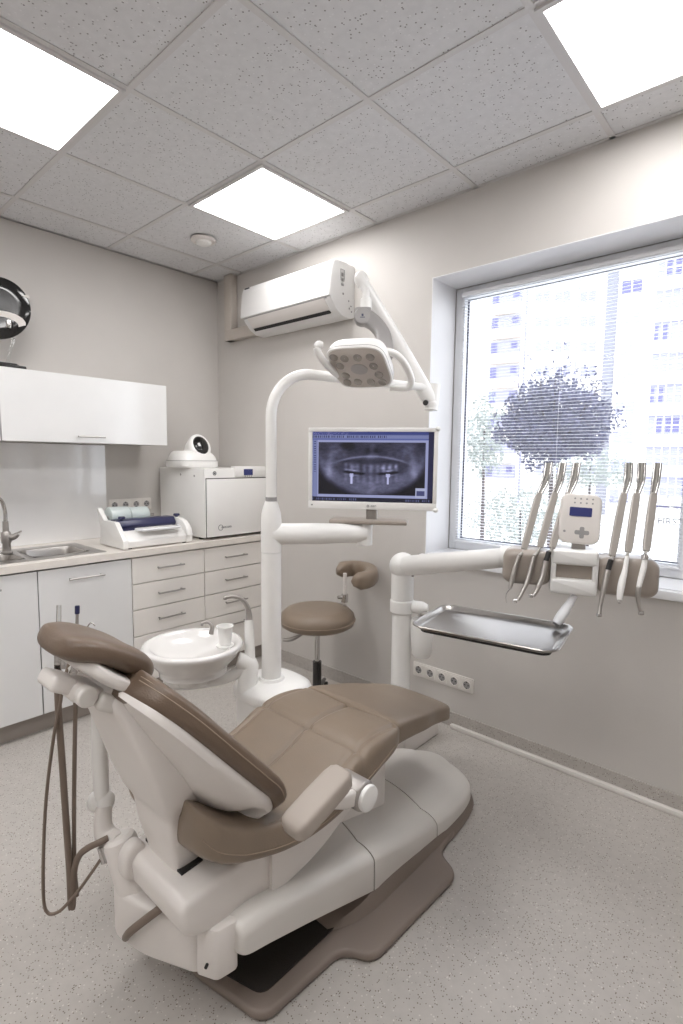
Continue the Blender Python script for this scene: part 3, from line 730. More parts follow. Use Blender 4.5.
# spine cover and the link that drops into the bracket
SP = [(-1.930, .905, .075, .025), (-1.926, .880, .100, .04), (-1.905, .83, .118, .05), (-1.873, .74, .130, .055), (-1.846, .66, .130, .058), (-1.82, .59, .118, .055), (-1.80, .545, .098, .045), (-1.79, .48, .088, .04), (-1.775, .42, .078, .037), (-1.765, .37, .072, .035)]
rr = []
for y, z, hw, th in interp(SP, 6):
    rr.append([Vector((XC+.0+a, y+th+b*1.0, z+b*.2)) for a, b in sell(64, hw, th, 6)])
MB().loft(rr).build('spine_cover', WHITE2, ch, sharp=60)

# headrest
hd = Vector((0, -.245, .135)).normalized(); hn = Vector((0, .135, .245)).normalized()
hc = Vector((XC, -1.905, .972))
rr = []
def hring(s, hw, th, off=0, e=3):
    return [hc + hd*s + Vector((a, 0, 0)) + hn*(b+off+.0*s) for a, b in sell(60, hw, th, e)]
tab = [(-.122, .05, .018, -.020), (-.114, .080, .030, -.014), (-.085, .104, .038, -.006), (-.05, .116, .036, .004), (0, .120, .034, .008), (.05, .116, .034, .006), (.085, .104, .034, .0), (.115, .080, .028, -.004), (.124, .045, .014, -.008)]
for s_, hw, th, off in interp([(q[0]*.90, q[1], q[2], q[3]) for q in tab], 6):
    ring = []
    for a, b in sell(60, hw, th, 2.8):
        p = hc + hd*s_ + Vector((a, 0, 0)) + hn*(b+off)
        if b > 0: p -= hn*(.012*(1-(a/max(hw, .01))**2))
        ring.append(p)
    rr.append(ring)
hr = MB().loft(rr).build('headrest_cushion', LEATHER_D, ch, sharp=80)
rr = []
for s_, hw, off in ((-.100, .07, -.040), (-.094, .098, -.050), (-.05, .116, -.048), (.0, .118, -.040), (.04, .112, -.030), (.065, .08, -.024)):
    rr.append([hc+hd*s_+Vector((a, 0, 0))+hn*(b+off) for a, b in sell(40, hw, .018, 4)])
MB().loft(rr).build('headrest_plate', WHITE2, hr, sharp=50)
pts = []
for k in range(41):
    q = PI*(-.5+k/40); pts.append(hc+hd*(.107*math.sin(q)*.94)+Vector((.119*math.cos(q)**.6*.99 if math.cos(q) > 0 else 0, 0, 0))+hn*.012)
MB().tube(pts, .0014, 6).build('piping', STITCH, hr)
# articulated headrest bracket
G = frame(hc+hn*(-.088), (1, 0, 0), hd, -hn)
m_ = MB(); m_.box((-.05, -.125, -.018), (.07, .045, .020), G, bev=.014, seg=3); m_.box((-.035, .035, -.022), (.05, .085, .012), G, bev=.01, seg=3)
m_.build('headrest_bracket', WHITE2, ch)
m_ = MB(); m_.box((.062, -.135, -.016), (.092, -.005, .022), G, bev=.012, seg=3); m_.cyl(G @ Vector((.06, .02, .0)), G @ Vector((.085, .02, .0)), .022, rnd=.006)
m_.build('release_lever', SHROUD, ch)
m_ = MB(); m_.box((.058, -.165, .010), (.088, -.122, .034), G, bev=.003); m_.box((.05, -.172, .026), (.094, -.118, .030), G, bev=.001); m_.build('steel_clip', CHROME, ch)
m_ = MB(); m_.box((-.02, -.16, -.01), (.02, -.06, .012), G, bev=.004); m_.build('slide_bar', STEEL, ch)
# armrest
p0 = Vector((2.585, -1.648, .552)); p1 = Vector((2.585, -1.435, .622))
ad = (p1-p0).normalized(); an = Vector((1, 0, 0)).cross(ad).normalized()
if an.z < 0: an = -an
rr = []
for s_, f in ((.012, .35), (.015, .7), (.024, .92), (.04, 1), (.11, 1.03), (.175, 1), (.195, .92), (.206, .7), (.209, .35)):
    rr.append([p0+ad*s_+Vector((a, 0, 0))+an*b for a, b in sell(40, .037*f, .024*f, 5)])
arm = MB().loft(rr).build('armrest_pad', ARMPAD, ch, sharp=70)
rr = [[Vector((2.566+q[1], y, z+q[0])) for q in sell(28, .021, .012, 4)] for y, z in ((-1.365, .505), (-1.43, .520), (-1.50, .558), (-1.56, .575))]
MB().loft(rr).build('armrest_link', WHITE2, ch, sharp=60)
mb = MB(); mb.cyl((2.49, -1.36, .505), (2.585, -1.36, .505), .041, rnd=.010, seg=32); mb.build('pivot_hub', SILVER, ch)
mb = MB(); mb.cyl((2.583, -1.36, .505), (2.597, -1.36, .505), .035, rnd=.004, seg=32); mb.build('pivot_cap', WHITE, ch)
#SECTION_ASSIST
# ------------------------------------------------------------------ assistant arm with suction hoses
T0 = 1.45
aa = thing('suction_stand', (2.08, -1.80, .25), 'jointed white arm behind the chair carrying the suction hoses', 'suction arm')
mb = MB(); a = at(137, 893, 1.42); b = at(119, 838, 1.42)
mb.tube([a, a+(b-a)*.92, b], [.045, .043, .040], 28); mb.ball(b, .040, (1, 1, .5), cF.to_track_quat('Z', 'Y').to_matrix()) if False else None
mb.tube([b, b+(b-a).normalized()*.008], [.040, .030], 28)
mb.build('base_cylinder', WHITE2, aa)
MB().cyl(a+(b-a)*.02-(b-a).normalized()*.006, a+(b-a)*.03, .047).build('collar_ring', WHITE, aa)
mb = MB(); mb.tube([at(118, 845, 1.42), at(108, 838, 1.44), at(103, 825, 1.45), at(104, 805, 1.46)], [.030, .030, .024, .022], 20, smooth=4); mb.build('elbow', WHITE2, aa)
mb = MB()
for du in (-6, 4): mb.ball(at(102+du, 801, 1.46), .024, (.75, 1, 1.25))
mb.build('joint_knuckle', WHITE, aa)
MB().tube([at(102, 797, 1.46), at(100, 760, 1.45), at(99, 730, 1.44), at(97, 698, 1.43)], [.020, .021, .019, .016], 20, smooth=4).build('upright_tube', WHITE, aa)
mb = MB(); mb.tube([at(98, 704, 1.43), at(96, 692, 1.43), at(84, 676, 1.40), at(70, 664, 1.38)], [.014, .018, .02, .016], 18, smooth=4); mb.build('hose_rest', WHITE, aa)
mb = MB()
for u, v in ((60, 658), (66, 662), (75, 668)): mb.cyl(at(u, v-6, 1.38), at(u, v+6, 1.38), .014, rnd=.003)
mb.build('holder_ring', CHROME, aa)
mb = MB(); mb.cyl(at(102, 847, 1.405), at(106, 862, 1.40), .012); mb.build('hose_coupling', CHROME, aa)
hl = ['thick taupe suction hose hanging behind the headrest', 'thin taupe hose hanging in the widest loop at far left', 'thin straight hose ending in a blue-tipped suction handpiece']
h1 = [(58, 656, 1.38), (58, 700, 1.39), (62.5, 767, 1.40), (66, 820, 1.41), (69.5, 870, 1.42), (71, 903, 1.42), (72.5, 905, 1.42), (74, 872, 1.42), (79, 856, 1.41), (88, 848, 1.40), (100, 842, 1.40), (108, 838, 1.41)]
h2 = [(70, 662, 1.37), (64, 680, 1.37), (60, 705, 1.375), (53.5, 738, 1.38), (46.5, 795, 1.39), (43.5, 850, 1.40), (43.5, 898, 1.40), (48, 913, 1.40), (58, 912, 1.40), (68, 903, 1.40), (79, 890, 1.40), (92, 872, 1.40), (103, 856, 1.40)]
h3 = [(75.5, 640, 1.43), (75.5, 700, 1.43), (74.5, 760, 1.43), (74, 820, 1.43), (74.5, 865, 1.43), (77, 896, 1.43)]
for k, (hp, r) in enumerate(((h1, .0085), (h2, .0042), (h3, .0055))):
    P = [at(*p) for p in hp]
    t = thing('suction_hose', P[0], hl[k], 'hose', 'hoses behind the headrest')
    MB().tube(P, r, 14, smooth=6).build('hose', HOSE, t)
    if k == 2:
        MB().tube([at(76, 655, 1.43), at(77, 630, 1.43), at(77.2, 612, 1.43)], [.006, .0045, .004], 14).build('suction_tube', SILVER, t)
        MB().cyl(at(77.2, 614, 1.43), at(77.3, 605.5, 1.43), .0062, rnd=.002).build('blue_tip', NAVY, t)
        tag(bpy.data.objects['blue_tip'], 'blue tip')
    elif k == 0:
        MB().tube([at(58, 668, 1.38), at(58.5, 640, 1.38), at(59, 605, 1.39)], [.008, .007, .0055], 16).build('clear_suction_tip', CLEAR, t)
    else:
        MB().tube([at(72, 660, 1.37), at(82, 640, 1.38), at(88, 626, 1.39), at(92, 623, 1.39), at(95, 626, 1.39)], [.004, .003, .002, .0018, .0015], 10, smooth=4).build('hooked_tip', CHROME, t)
#SECTION_UNIT
# ------------------------------------------------------------------ cuspidor unit with pole
pb = at(271.5, 690, 2.1); PX, PY = pb.x, pb.y
cu_ = thing('cuspidor_unit', (PX, PY, 0), 'white floor-standing spittoon unit with tall bent pole beyond the chair', 'dental unit')
rr = []
for z, a, b in ((0, .125, .115), (.30, .13, .12), (.47, .135, .125)):
    rr.append([Vector((PX+p[0]-.005, PY+p[1]+.01, z)) for p in sell(48, a, b, 3)])
MB().loft(rr).build('cabinet', WHITE, cu_, sharp=50)
rr = []
for z, f in ((.472, 1.05), (.478, 1.08), (.50, 1.08), (.512, 1.04), (.522, .94), (.530, .78), (.535, .5), (.536, .2)):
    rr.append([Vector((PX+p[0]*f-.005, PY+p[1]*f+.01, z)) for p in sell(48, .135, .125, 2.8)])
MB().loft(rr).build('lid', WHITE, cu_, sharp=60)
def zat(u, v): # height where the sight line passes the pole axis
    d = ray(u, v); t_ = ((PX-CAMP.x)*d.x+(PY-CAMP.y)*d.y)/(d.x**2+d.y**2); return (CAMP+d*t_).z
z1, z2, z3 = zat(271, 552), zat(271, 518), zat(271, 500)
MB().lathe([(.001, .50), (.052, .50), (.052, .535), (.046, .545), (.001, .545)], (PX, PY, 0)).build('pole_foot', WHITE, cu_)
MB().cyl((PX, PY, .53), (PX, PY, z1-.001), .0385, seg=36).build('lower_pole', WHITE, cu_)
MB().lathe([(.001, z1+.001), (.0395, z1+.001), (.0395, z2-.01), (.037, z2+.02), (.024, z3-.005), (.001, z3)], (PX, PY, 0)).build('pole_sleeve', WHITE, cu_)
z4 = zat(272, 497)
MB().cyl((PX, PY, z3-.01), (PX, PY, z4), .0215).build('pole_joint', PRINT_L, cu_)
ztop = zat(300, 371)
be = Vector((PX, PY, ztop)); dirb = Vector((.30, 1, 0)).normalized()
piv = at(434, 391, 2.42)
dirb = Vector((piv.x-PX, piv.y-PY, 0)).normalized(); LB = Vector((piv.x-PX, piv.y-PY, 0)).length
R_ = .17; pts = [Vector((PX, PY, z3)), Vector((PX, PY, ztop-R_-.1))]
for k in range(0, 13):
    q = PI/2*k/12; pts.append(Vector((PX, PY, ztop-R_))+dirb*(R_*(1-math.cos(q)))+Vector((0, 0, R_*math.sin(q))))
pts.append(Vector((PX, PY, ztop))+dirb*(LB-.03))
MB().tube(pts, [.0205]*(len(pts)-1)+[.0165], 28).build('bent_pipe', WHITE, cu_)
# bowl on its arm
bc = at(193, 644, 2.0); BZ = bc.z
MB().lathe([(.001, .09), (.012, .09), (.02, .092), (.09, .102), (.13, .118), (.152, .132), (.162, .142), (.178, .147), (.190, .144), (.194, .137), (.188, .125), (.172, .10), (.152, .078), (.14, .065), (.132, .055), (.13, .035), (.001, .033)], (bc.x, bc.y, BZ-.14), seg=56, sx=.96, sy=.96).build('spittoon_bowl', PORCELAIN, cu_, sharp=60)
e1 = at(249, 664, 2.05); e0 = at(247, 690, 2.06)
mb = MB(); mb.tube([e0, e0*.4+e1*.6, e1, e1*.8+bc*.2+Vector((0, 0, -.0))], [.040, .036, .034, .03], 22, smooth=4)
mb.build('bowl_elbow', WHITE, cu_)
rr = []
P = [e1, Vector((e1.x*.6+bc.x*.4, e1.y*.6+bc.y*.4, BZ-.140)), Vector((bc.x, bc.y, BZ-.152)), bc+(bc-e1).normalized()*.12+Vector((0, 0, -.155-0))]
P[3].z = BZ-.152
MB().tube(P, [.026, .022, .024, .020], 18, smooth=5).build('bowl_arm', WHITE, cu_)
MB().cyl((bc.x, bc.y, BZ-.15), (bc.x, bc.y, BZ-.105), .06, seg=32).build('bowl_foot', WHITE, cu_)
def sp(u, v, t=2.0): return at(u, v, t)
MB().tube([sp(211, 634, 2.03), sp(212, 627, 2.03), sp(209, 622.5, 2.03), sp(203, 623, 2.02), sp(202, 626, 2.02)], [.010, .008, .0065, .006, .005], 12, smooth=4).build('rinse_tap', SILVER, cu_)
hb = at(249.5, 656, 2.07)
MB().tube([at(250, 660, 2.05), at(249.5, 640, 2.06), at(249, 620, 2.07)], [.021, .019, .017], 20).build('filler_post', WHITE, cu_)
MB().tube([at(249, 622, 2.07), at(249, 616, 2.07), at(247, 606, 2.07), at(241, 599, 2.06), at(233, 596.5, 2.05), at(226, 597.5, 2.04), at(225, 599.5, 2.04)], [.013, .012, .0095, .0085, .008, .008, .007], 14, smooth=5).build('gooseneck', SILVER, cu_)
cc = at(225, 634.5, 1.98)
t = MB().lathe([(.001, .003), (.022, .003), (.0285, .066), (.032, .068), (.032, .071), (.0275, .0705), (.027, .064), (.021, 0.0), (.001, 0)][::-1], (cc.x, cc.y, BZ+.006), seg=32).build('drinking_cup', WHITE)
tag(t, 'small white plastic cup on the rim of the spittoon bowl', 'cup')
MB().lathe([(.001, 0), (.03, 0), (.032, .003), (.032, .008), (.001, .0085)], (cc.x, cc.y, BZ-.003)).build('cup_rest', WHITE, cu_)
# monitor arm on the pole
za = zat(283, 534)
ma = at(365, 533, 2.13)
MB().tube([Vector((PX, PY, za)), Vector((PX, PY, za))*.5+ma*.5, ma], [.042, .041, .037], 24).build('monitor_arm', WHITE, cu_)
MB().cyl(ma+Vector((0, 0, -.05)), ma+Vector((0, 0, .045)), .030, rnd=.006).build('arm_end_post', WHITE, cu_)

# ------------------------------------------------------------------ monitor
pL, pR = at(308.5, 466, 2.135), at(437.5, 472, 2.05)
mx_ = (pR-pL); mx_.z = 0; MWd = mx_.length; mx_.normalize(); mn = Vector((mx_.y, -mx_.x, 0))
if mn.dot(CAMP-pL) < 0: mn = -mn
up = Vector((0, 0, 1)); tl = math.radians(2)
up2 = (up*math.cos(tl)-mn*math.sin(tl)*-1*-1).normalized()
mc = (pL+pR)/2
G = frame(mc, mx_, mn.cross(mx_), mn); G = frame(mc, mx_, Vector((0, 0, 1)), mn)
MH = .322
t = thing('monitor', mc+Vector((0, 0, -.24)), 'flat monitor with white frame showing a panoramic dental x-ray', 'monitor')
MB().box((-MWd/2, -MH/2, -.045), (MWd/2, MH/2, -.002), G, bev=.008, seg=3).build('monitor_case', WHITE, t)
mb = MB(); bw = .016
for lo, hi in (((-MWd/2, -MH/2), (MWd/2, -MH/2+.030)), ((-MWd/2, MH/2-bw), (MWd/2, MH/2)), ((-MWd/2, -MH/2+.030), (-MWd/2+bw, MH/2-bw)), ((MWd/2-bw, -MH/2+.030), (MWd/2, MH/2-bw))):
    mb.box((*lo, -.004), (*hi, .004), G, bev=.002)
for sx in (-1, 1):
    for sy in (-1, 1):
        if sx > 0: mb.ball(G @ Vector((sx*(MWd/2-.003), sy*(MH/2-.004), -.002)), .012, (1, 1, .8))
mb.build('bezel', WHITE, t)
SW, SH = MWd-2*bw, MH-bw-.030; sy0_ = -MH/2+.030
# the picture on the screen: a grid of faces coloured by a function of the x-ray image
nx, ny = 230, 128
me = bpy.data.meshes.new('screen'); vs = []; fs = []
for j in range(ny+1):
    for i in range(nx+1): vs.append(G @ Vector((-SW/2+SW*i/nx, sy0_+SH*(1-j/ny), .0005)) - WP(t))
for j in range(ny):
    for i in range(nx): fs.append((j*(nx+1)+i, (j+1)*(nx+1)+i, (j+1)*(nx+1)+i+1, j*(nx+1)+i+1))
me.from_pydata(vs, [], fs)
ca = me.color_attributes.new('Col', 'FLOAT_COLOR', 'CORNER')
def g(x, c, w): return math.exp(-((x-c)/w)**2)
def nz(x, y, s, o=0): return noise.noise(Vector((x*s, y*s, o)))
def px_color(u, v):
    if v > .935:
        l = .10 + (.35 if (v > .95 and v < .985 and ((u*60) % 1) < .45 and (u < .40 or u > .78) and nz(u, 0, 60) > -.1) else 0)
        return (l*.8, l*.85, l*1.1+.05)
    if u > .955: return (.13, .13, .26)
    blue = (.47, .50, .67)
    if v < .045: return (.22, .26, .50) if not (u < .3 and nz(u, v, 90) > .2) else (.5, .5, .7)
    if v < .095:
        if u < .62 and ((u*62) % 1) < .5 and .055 < v < .088 and nz(u, 1, 70) > -.25: return (.16, .17, .34)
        return blue
    if v < .12: return (.34, .38, .62)
    if u < .045:
        if ((v*30) % 1) < .45 and .012 < u < .032 and v < .6: return (.20, .22, .42)
        return blue
    if .86 < u < .945 and .79 < v < .925:
        if .83 < v < .90 and .87 < u < .935: return (.25, .27, .45)
        return (.68, .70, .82)
    if v < .15 or v > .895 or u > .935 or u < .052: return (.60, .62, .78)
    x = (u-.052)/.883; y = (v-.15)/.745
    # jaw ring and bones
    cx = .5; dx = (x-cx)/.5; ax_ = abs(dx)
    sm = lambda e0, e1, q: (lambda t: t*t*(3-2*t))(max(0, min(1, (q-e0)/(e1-e0))))
    fine = nz(x, y, 60, 5)*.035+nz(x, y, 26, 3)*.05+nz(x, y, 11, 7)*.07
    l = .20 + fine
    jy = .86-.50*ax_**2.4
    l += .20*math.exp(-((y-jy)/.17)**2)
    l += .26*g(y, .265+.13*dx*dx*2, .022)*(1-sm(.5, .8, ax_))
    l += .12*g(y, .34, .10)*(1-sm(.5, .9, ax_))*.6
    l += .20*g(ax_, .74+.10*y, .07)*sm(.1, .35, y)*(1-sm(.6, .8, y))
    l += .16*g(ax_, .62, .16)*g(y, .14, .14)*(1+nz(x, y, 16, 4))
    l -= .30*g(x, .27, .07)*g(y, .06, .09)
    l -= .20*g(x, .47, .03)*g(y, .15, .06) + .20*g(x, .54, .03)*g(y, .15, .06)
    l -= .12*g(y, .36, .045)*(1-sm(.45, .7, ax_))
    l += .14*g(x, .505, .05)*(1-y*.3)*(.6+nz(x, y, 20, 1)*.5)
    yo = .60-.15*dx*dx
    tooth = .5+.5*math.cos(dx*52+.6*nz(x, 0, 8)); inn_ = 1-sm(.44, .56, ax_)
    l += inn_*math.exp(-((y-(yo-.10))/.085)**4)*(.03+.17*tooth*(1+.6*nz(x, y, 20, 2)))
    l += inn_*math.exp(-((y-(yo+.10))/.085)**4)*(.02+.12*tooth)
    l -= inn_*.34*g(y, yo, .018)*sm(.08, .2, ax_)
    l += .50*g(y, yo-.045, .020)*(g(dx, -.34, .12)+g(dx, .32, .10))*(.7+.6*nz(x, y, 30, 8))
    l += .34*g(y, yo-.11, .035)*(g(dx, .22, .05)+g(dx, .34, .04)+g(dx, .46, .03)+g(dx, -.30, .05)*.6)
    l += .22*g(y, yo+.045, .016)*(g(dx, -.34, .13)+g(dx, .36, .10))
    for xi in (.318, .660):
        if abs(x-xi) < .0105 and .62 < y < .80: l = .92 - 18*abs(x-xi)
        if abs(x-xi) < .018 and .60 < y < .655: l = max(l, .80)
    edge = (ax_*1.02)**2+(max(0, y-.34)/.66)**2
    l *= .04+.96*(1-sm(.88, 1.25, edge)) if y > .34 else .04+.96*(1-sm(.88, 1.25, (ax_*1.02)**2)*sm(.2, .34, y))
    l = max(.02, min(1, l))
    return (l*.86, l*.87, l*1.0+.05)
cols = []
for j in range(ny):
    for i in range(nx):
        c = px_color((i+.5)/nx, (j+.5)/ny); c = lin(c); cols += [c[0], c[1], c[2], 1]*4
ca.data.foreach_set('color', cols)
SCR = bpy.data.materials.new('screen_picture'); SCR.use_nodes = True
b_ = SCR.node_tree.nodes['Principled BSDF']; at_ = SCR.node_tree.nodes.new('ShaderNodeAttribute'); at_.attribute_name = 'Col'
b_.inputs['Base Color'].default_value = (.01, .01, .012, 1); b_.inputs['Roughness'].default_value = .25
SCR.node_tree.links.new(at_.outputs['Color'], b_.inputs['Emission Color']); b_.inputs['Emission Strength'].default_value = .6
me.materials.append(SCR)
so = bpy.data.objects.new('screen', me); COL.objects.link(so); so.parent = t
G2 = G @ Matrix.Translation((0, -MH/2+.014, .0045))
mb = MB(); ringm(mb, G2 @ Matrix.Translation((-.012, 0, 0)), .003, .0048, 16, .0006); mb.build('maker_mark', PRINT, t)
text('maker_mark', 'EIZO', .010, G2 @ Matrix.Translation((.010, 0, 0)), PRINT, t)
MB().box((-MWd/2+.012, -.003, 0), (-MWd/2+.020, .003, .0006), G2).build('label_spot', PRINT_L, t)
MB().box((-.022, -MH/2-.045, -.04), (.022, -MH/2+.002, -.015), G, bev=.003).build('stand_neck', SILVER, t)
MB().box((-.165, -MH/2-.057, -.075), (.145, -MH/2-.040, .035), G, bev=.006).build('stand_foot', TAUPE_H, t)
MB().box((-.10, -.06, -.075), (.10, .06, -.044), G, bev=.004).build('wall_plate', WHITE2, t) if False else None

# ------------------------------------------------------------------ operating lamp
ol = thing('operating_lamp', piv, 'white dental operating lamp on a sloping arm by the air conditioner', 'dental lamp')
P0 = at(431, 402, 2.42); P1 = at(361, 279, 2.30)
ax = (P1-P0).normalized()
mb = MB(); mb.tube([P0, P0+ax*.03, P0+ax*.3, P1-ax*.04, P1], [.030, .036, .034, .026, .023], 28)
mb.build('spring_arm', WHITE, ol)
mb = MB(); mb.tube([P0+Vector((0, 0, -.035)), piv+Vector((0, 0, .03))], [.030, .028], 24); mb.ball(P0+Vector((.0, 0, -.01)), .033)
mb.build('pivot_bracket', WHITE, ol)
MB().cyl(P0-cR*.03-cF*.028-cU*.01, P0-cR*.03-cF*.036-cU*.01, .012).build('pivot_screw', DARK, ol)
mb = MB(); mb.ball(P1, .030, (1, 1, 1.1)); mb.tube([P1-ax*.02, P1+Vector((0, 0, .0))-ax*-.01], [.03, .026], 20); mb.build('arm_head', WHITE, ol)
j0 = at(363, 300, 2.28); j1 = at(364, 306, 2.27)
MB().tube([P1, at(366, 292, 2.28), at(366, 303, 2.27)], .016, 18).build('swivel_stem', WHITE, ol)
MB().cyl(at(366, 299, 2.27), at(366, 311, 2.265), .024, rnd=.004).build('swivel_collar', WHITE, ol)
# grey S-shaped neck
neck = [(363, 309, 2.25), (364, 316, 2.25), (374, 323, 2.24), (382, 333, 2.19), (384, 344, 2.13), (384, 354, 2.05)]
rr = []
NP = [at(*p) for p in neck]; NPs, ws = crom(NP, [.034, .036, .032, .030, .034, .036], 6)
for i, p in enumerate(NPs):
    tt = (NPs[min(len(NPs)-1, i+1)]-NPs[max(0, i-1)]).normalized(); w_ = tt.cross(cF).normalized(); d_ = w_.cross(tt)
    rr.append([p+w_*a+d_*b for a, b in sell(32, ws[i], .026, 4)])
MB().loft(rr).build('grey_neck', NECK, ol, sharp=60)
mb = MB(); q = at(362.5, 316, 2.225); mb.cyl(q+cF*.04, q-cF*.004, .036, rnd=.008, seg=32); mb.build('neck_hub', NECK, ol)
mb = MB(); e_ = q-cF*.0045; mb.box((-.010, -.008, 0), (.010, -.005, .0008), frame(e_, cR, cU, -cF)); mb.box((-.004, -.002, 0), (.004, .008, .0008), frame(e_, cR, cU, -cF)); mb.build('blue_badge', NAVY, ol)
# head
TH = 1.98; LC = at(360, 367, TH)
X_ = (cR*42 - cU*4 - cF*20); Y_ = (cR*18 - cU*28 + cF*43); kx_ = TH/FPX
a_, b__ = X_.length/2*kx_*1.34, Y_.length/2*kx_*1.02
X_.normalize(); Y_ = (Y_-X_*Y_.dot(X_)).normalized(); N_ = X_.cross(Y_)
if N_.z > 0: N_ = -N_
HG = frame(LC, X_, Y_, N_)
def hrings(tab, e=4.2):
    return [[HG @ Vector((p[0], p[1], z)) for p in sell(72, a_*f, b__*f, e)] for f, z in tab]
MB().loft(hrings([(.60, -.062), (.80, -.058), (.92, -.046), (.985, -.026), (1, -.004), (1, .004), (.985, .008), (.95, .008)])).build('lamp_housing', WHITE, ol, sharp=60)
MB().loft(hrings([(.95, .006), (.93, .0095), (.5, .011), (.1, .011)])).build('lamp_face', LEDFACE, ol, sharp=60)
MB().loft(hrings([(1.003, -.0045), (1.003, -.002)])).build('housing_seam', PRINT_L, ol, sharp=60)
lens = [(.10, .155), (.30, .2), (.56, .19), (.80, .19), (.15, .394), (.80, .43), (.18, .667), (.84, .67), (.15, .87), (.37, .86), (.63, .87), (.86, .88)]
for lx, ly in lens:
    lx, ly = (lx-.5)*2*a_*.88, (ly-.5)*2*b__*.88
    rg = [[HG @ Vector((lx+r*math.cos(2*PI*k/20), ly+r*math.sin(2*PI*k/20), z)) for k in range(20)] for r, z in ((.0165, .0105), (.0165, .0132), (.013, .0132), (.007, .0112), (.001, .0108))]
    MB().loft(rg, True).build('lens', LENS, ol)
MB().loft([[HG @ Vector((r*1.3*math.cos(2*PI*k/28), r*math.sin(2*PI*k/28), z)) for k in range(28)] for r, z in ((.026, .0105), (.026, .013), (.022, .013))]).build('centre_sensor', SILVER, ol)
P = [at(345, 377.5, 2.10), at(337, 374, 2.05), at(326, 364, 1.98), at(319, 354, 1.95), at(316.5, 347.5, 1.94)]
h_ = MB(); h_.tube(P, .0135, 16, smooth=6); h_.tube([P[-1], at(319, 345, 1.94), at(323, 345, 1.94)], [.0135, .016, .010], 16, smooth=4); h_.build('lamp_handle', WHITE, ol)
P = [at(381, 350, 1.93), at(395, 354, 1.94), at(404, 363, 1.97), at(410, 375, 2.0), at(411, 384, 2.02), at(406, 388, 2.04), at(390, 387, 2.05)]
MB().tube(P, .0135, 16, smooth=6).build('lamp_handle', WHITE, ol)
# ------------------------------------------------------------------ operator stool
sc = at(317.5, 612, 2.95); SX, SY, SZ = sc.x, sc.y, sc.z-.02
st = thing('operator_stool', (SX, SY, 0), 'round taupe leather stool with curved backrest standing by the wall', 'stool')
MB().lathe([(.001, .042), (.14, .043), (.178, .036), (.202, .014), (.21, -.015), (.203, -.043), (.185, -.055), (.001, -.058)], (SX, SY, SZ), seg=56).build('seat', LEATHER, st, sharp=80)
MB().tube([(SX+.2115*math.cos(2*PI*k/48), SY+.2115*math.sin(2*PI*k/48), SZ-.018) for k in range(49)], .0016, 6, caps=False).build('seat_seam', STITCH, bpy.data.objects['seat'])
mb = MB(); mb.lathe([(.001, -.058), (.09, -.058), (.10, -.07), (.05, -.095), (.03, -.10), (.001, -.10)], (SX, SY, SZ)); mb.ball((SX+.08, SY-.0, SZ-.075), .035, (1.6, .8, .6)); mb.build('seat_plate', WHITE2, st)
MB().cyl((SX, SY, .26), (SX, SY, SZ-.09), .014, seg=20).build('gas_lift', CHROME, st)
MB().cyl((SX, SY, .08), (SX, SY, .27), .025, seg=24).build('column', BLACKG, st)
MB().tube([Vector((SX, SY, SZ-.085)), Vector((SX, SY, SZ-.10))-cR*.07, Vector((SX, SY, SZ-.135))-cR*.14, Vector((SX, SY, SZ-.14))-cR*.19], [.006, .006, .012, .010], 12, smooth=4).build('height_lever', SILVER, st)
for k in range(5):
    q = math.radians(52+72*k); d_ = Vector((math.cos(q), math.sin(q), 0))
    c0 = Vector((SX, SY, .085))
    lg = MB().tube([c0, c0+d_*.12+Vector((0, 0, -.005)), c0+d_*.24+Vector((0, 0, -.022))], [.020, .016, .012], 14).build('base_leg', CHROME if False else BLACKG, st)
    e = c0+d_*.235; n_ = Vector((-d_.y, d_.x, 0))
    mb = MB()
    for s_ in (-1, 1): mb.cyl(Vector((e.x, e.y, .026))+n_*s_*.008, Vector((e.x, e.y, .026))+n_*s_*.022, .025, rnd=.003)
    mb.cyl((e.x, e.y, .03), (e.x, e.y, .07), .008); mb.build('castor', DARK, lg)
bz = .775
bp_ = [on(337, 565, 2, bz), on(346, 562, 2, bz+.0), on(360, 562.5, 2, bz), on(370, 569, 2, bz), on(373, 575, 2, bz), on(368, 581, 2, bz), on(357, 583.5, 2, bz)]
ctr = at(352, 571, 2.95); ctr.z = bz
arc = []
for k in range(13):
    q = math.radians(150-(245)*k/12)
    arc.append(ctr + cR*(.098*math.cos(q)+.012) + Vector((cF.x, cF.y, 0))*(.17*math.sin(q)) - Vector((0, 0, .012)))
rr = []
for i, p in enumerate(arc):
    tt = (arc[min(12, i+1)]-arc[max(0, i-1)]).normalized(); w_ = tt.cross(Vector((0, 0, 1)))
    f = 1 if 0 < i < 12 else .55
    rr.append([p+w_*a+Vector((0, 0, b)) for a, b in sell(32, .038*f, .046*f, 2.8)])
rr.insert(0, [p*.35+arc[0]*.65-(arc[1]-arc[0])*.25 if False else (p-arc[0])*.2+arc[0]-(arc[1]-arc[0])*.3 for p in rr[0]]); rr.append([(p-arc[12])*.2+arc[12]+(arc[12]-arc[11])*.3 for p in rr[-1]])
MB().loft(rr).build('backrest', LEATHER, st, sharp=80)
bp0 = at(345, 577, 3.02)
MB().tube([Vector((SX, SY, SZ-.07)), Vector((SX, SY, SZ-.075))+(bp0-Vector((SX, SY, bp0.z)))*.8, Vector((bp0.x, bp0.y, SZ-.04)), Vector((bp0.x, bp0.y, SZ+.06)), Vector((bp0.x, bp0.y, bz-.02))], .011, 14, smooth=4).build('backrest_post', WHITE2, st)
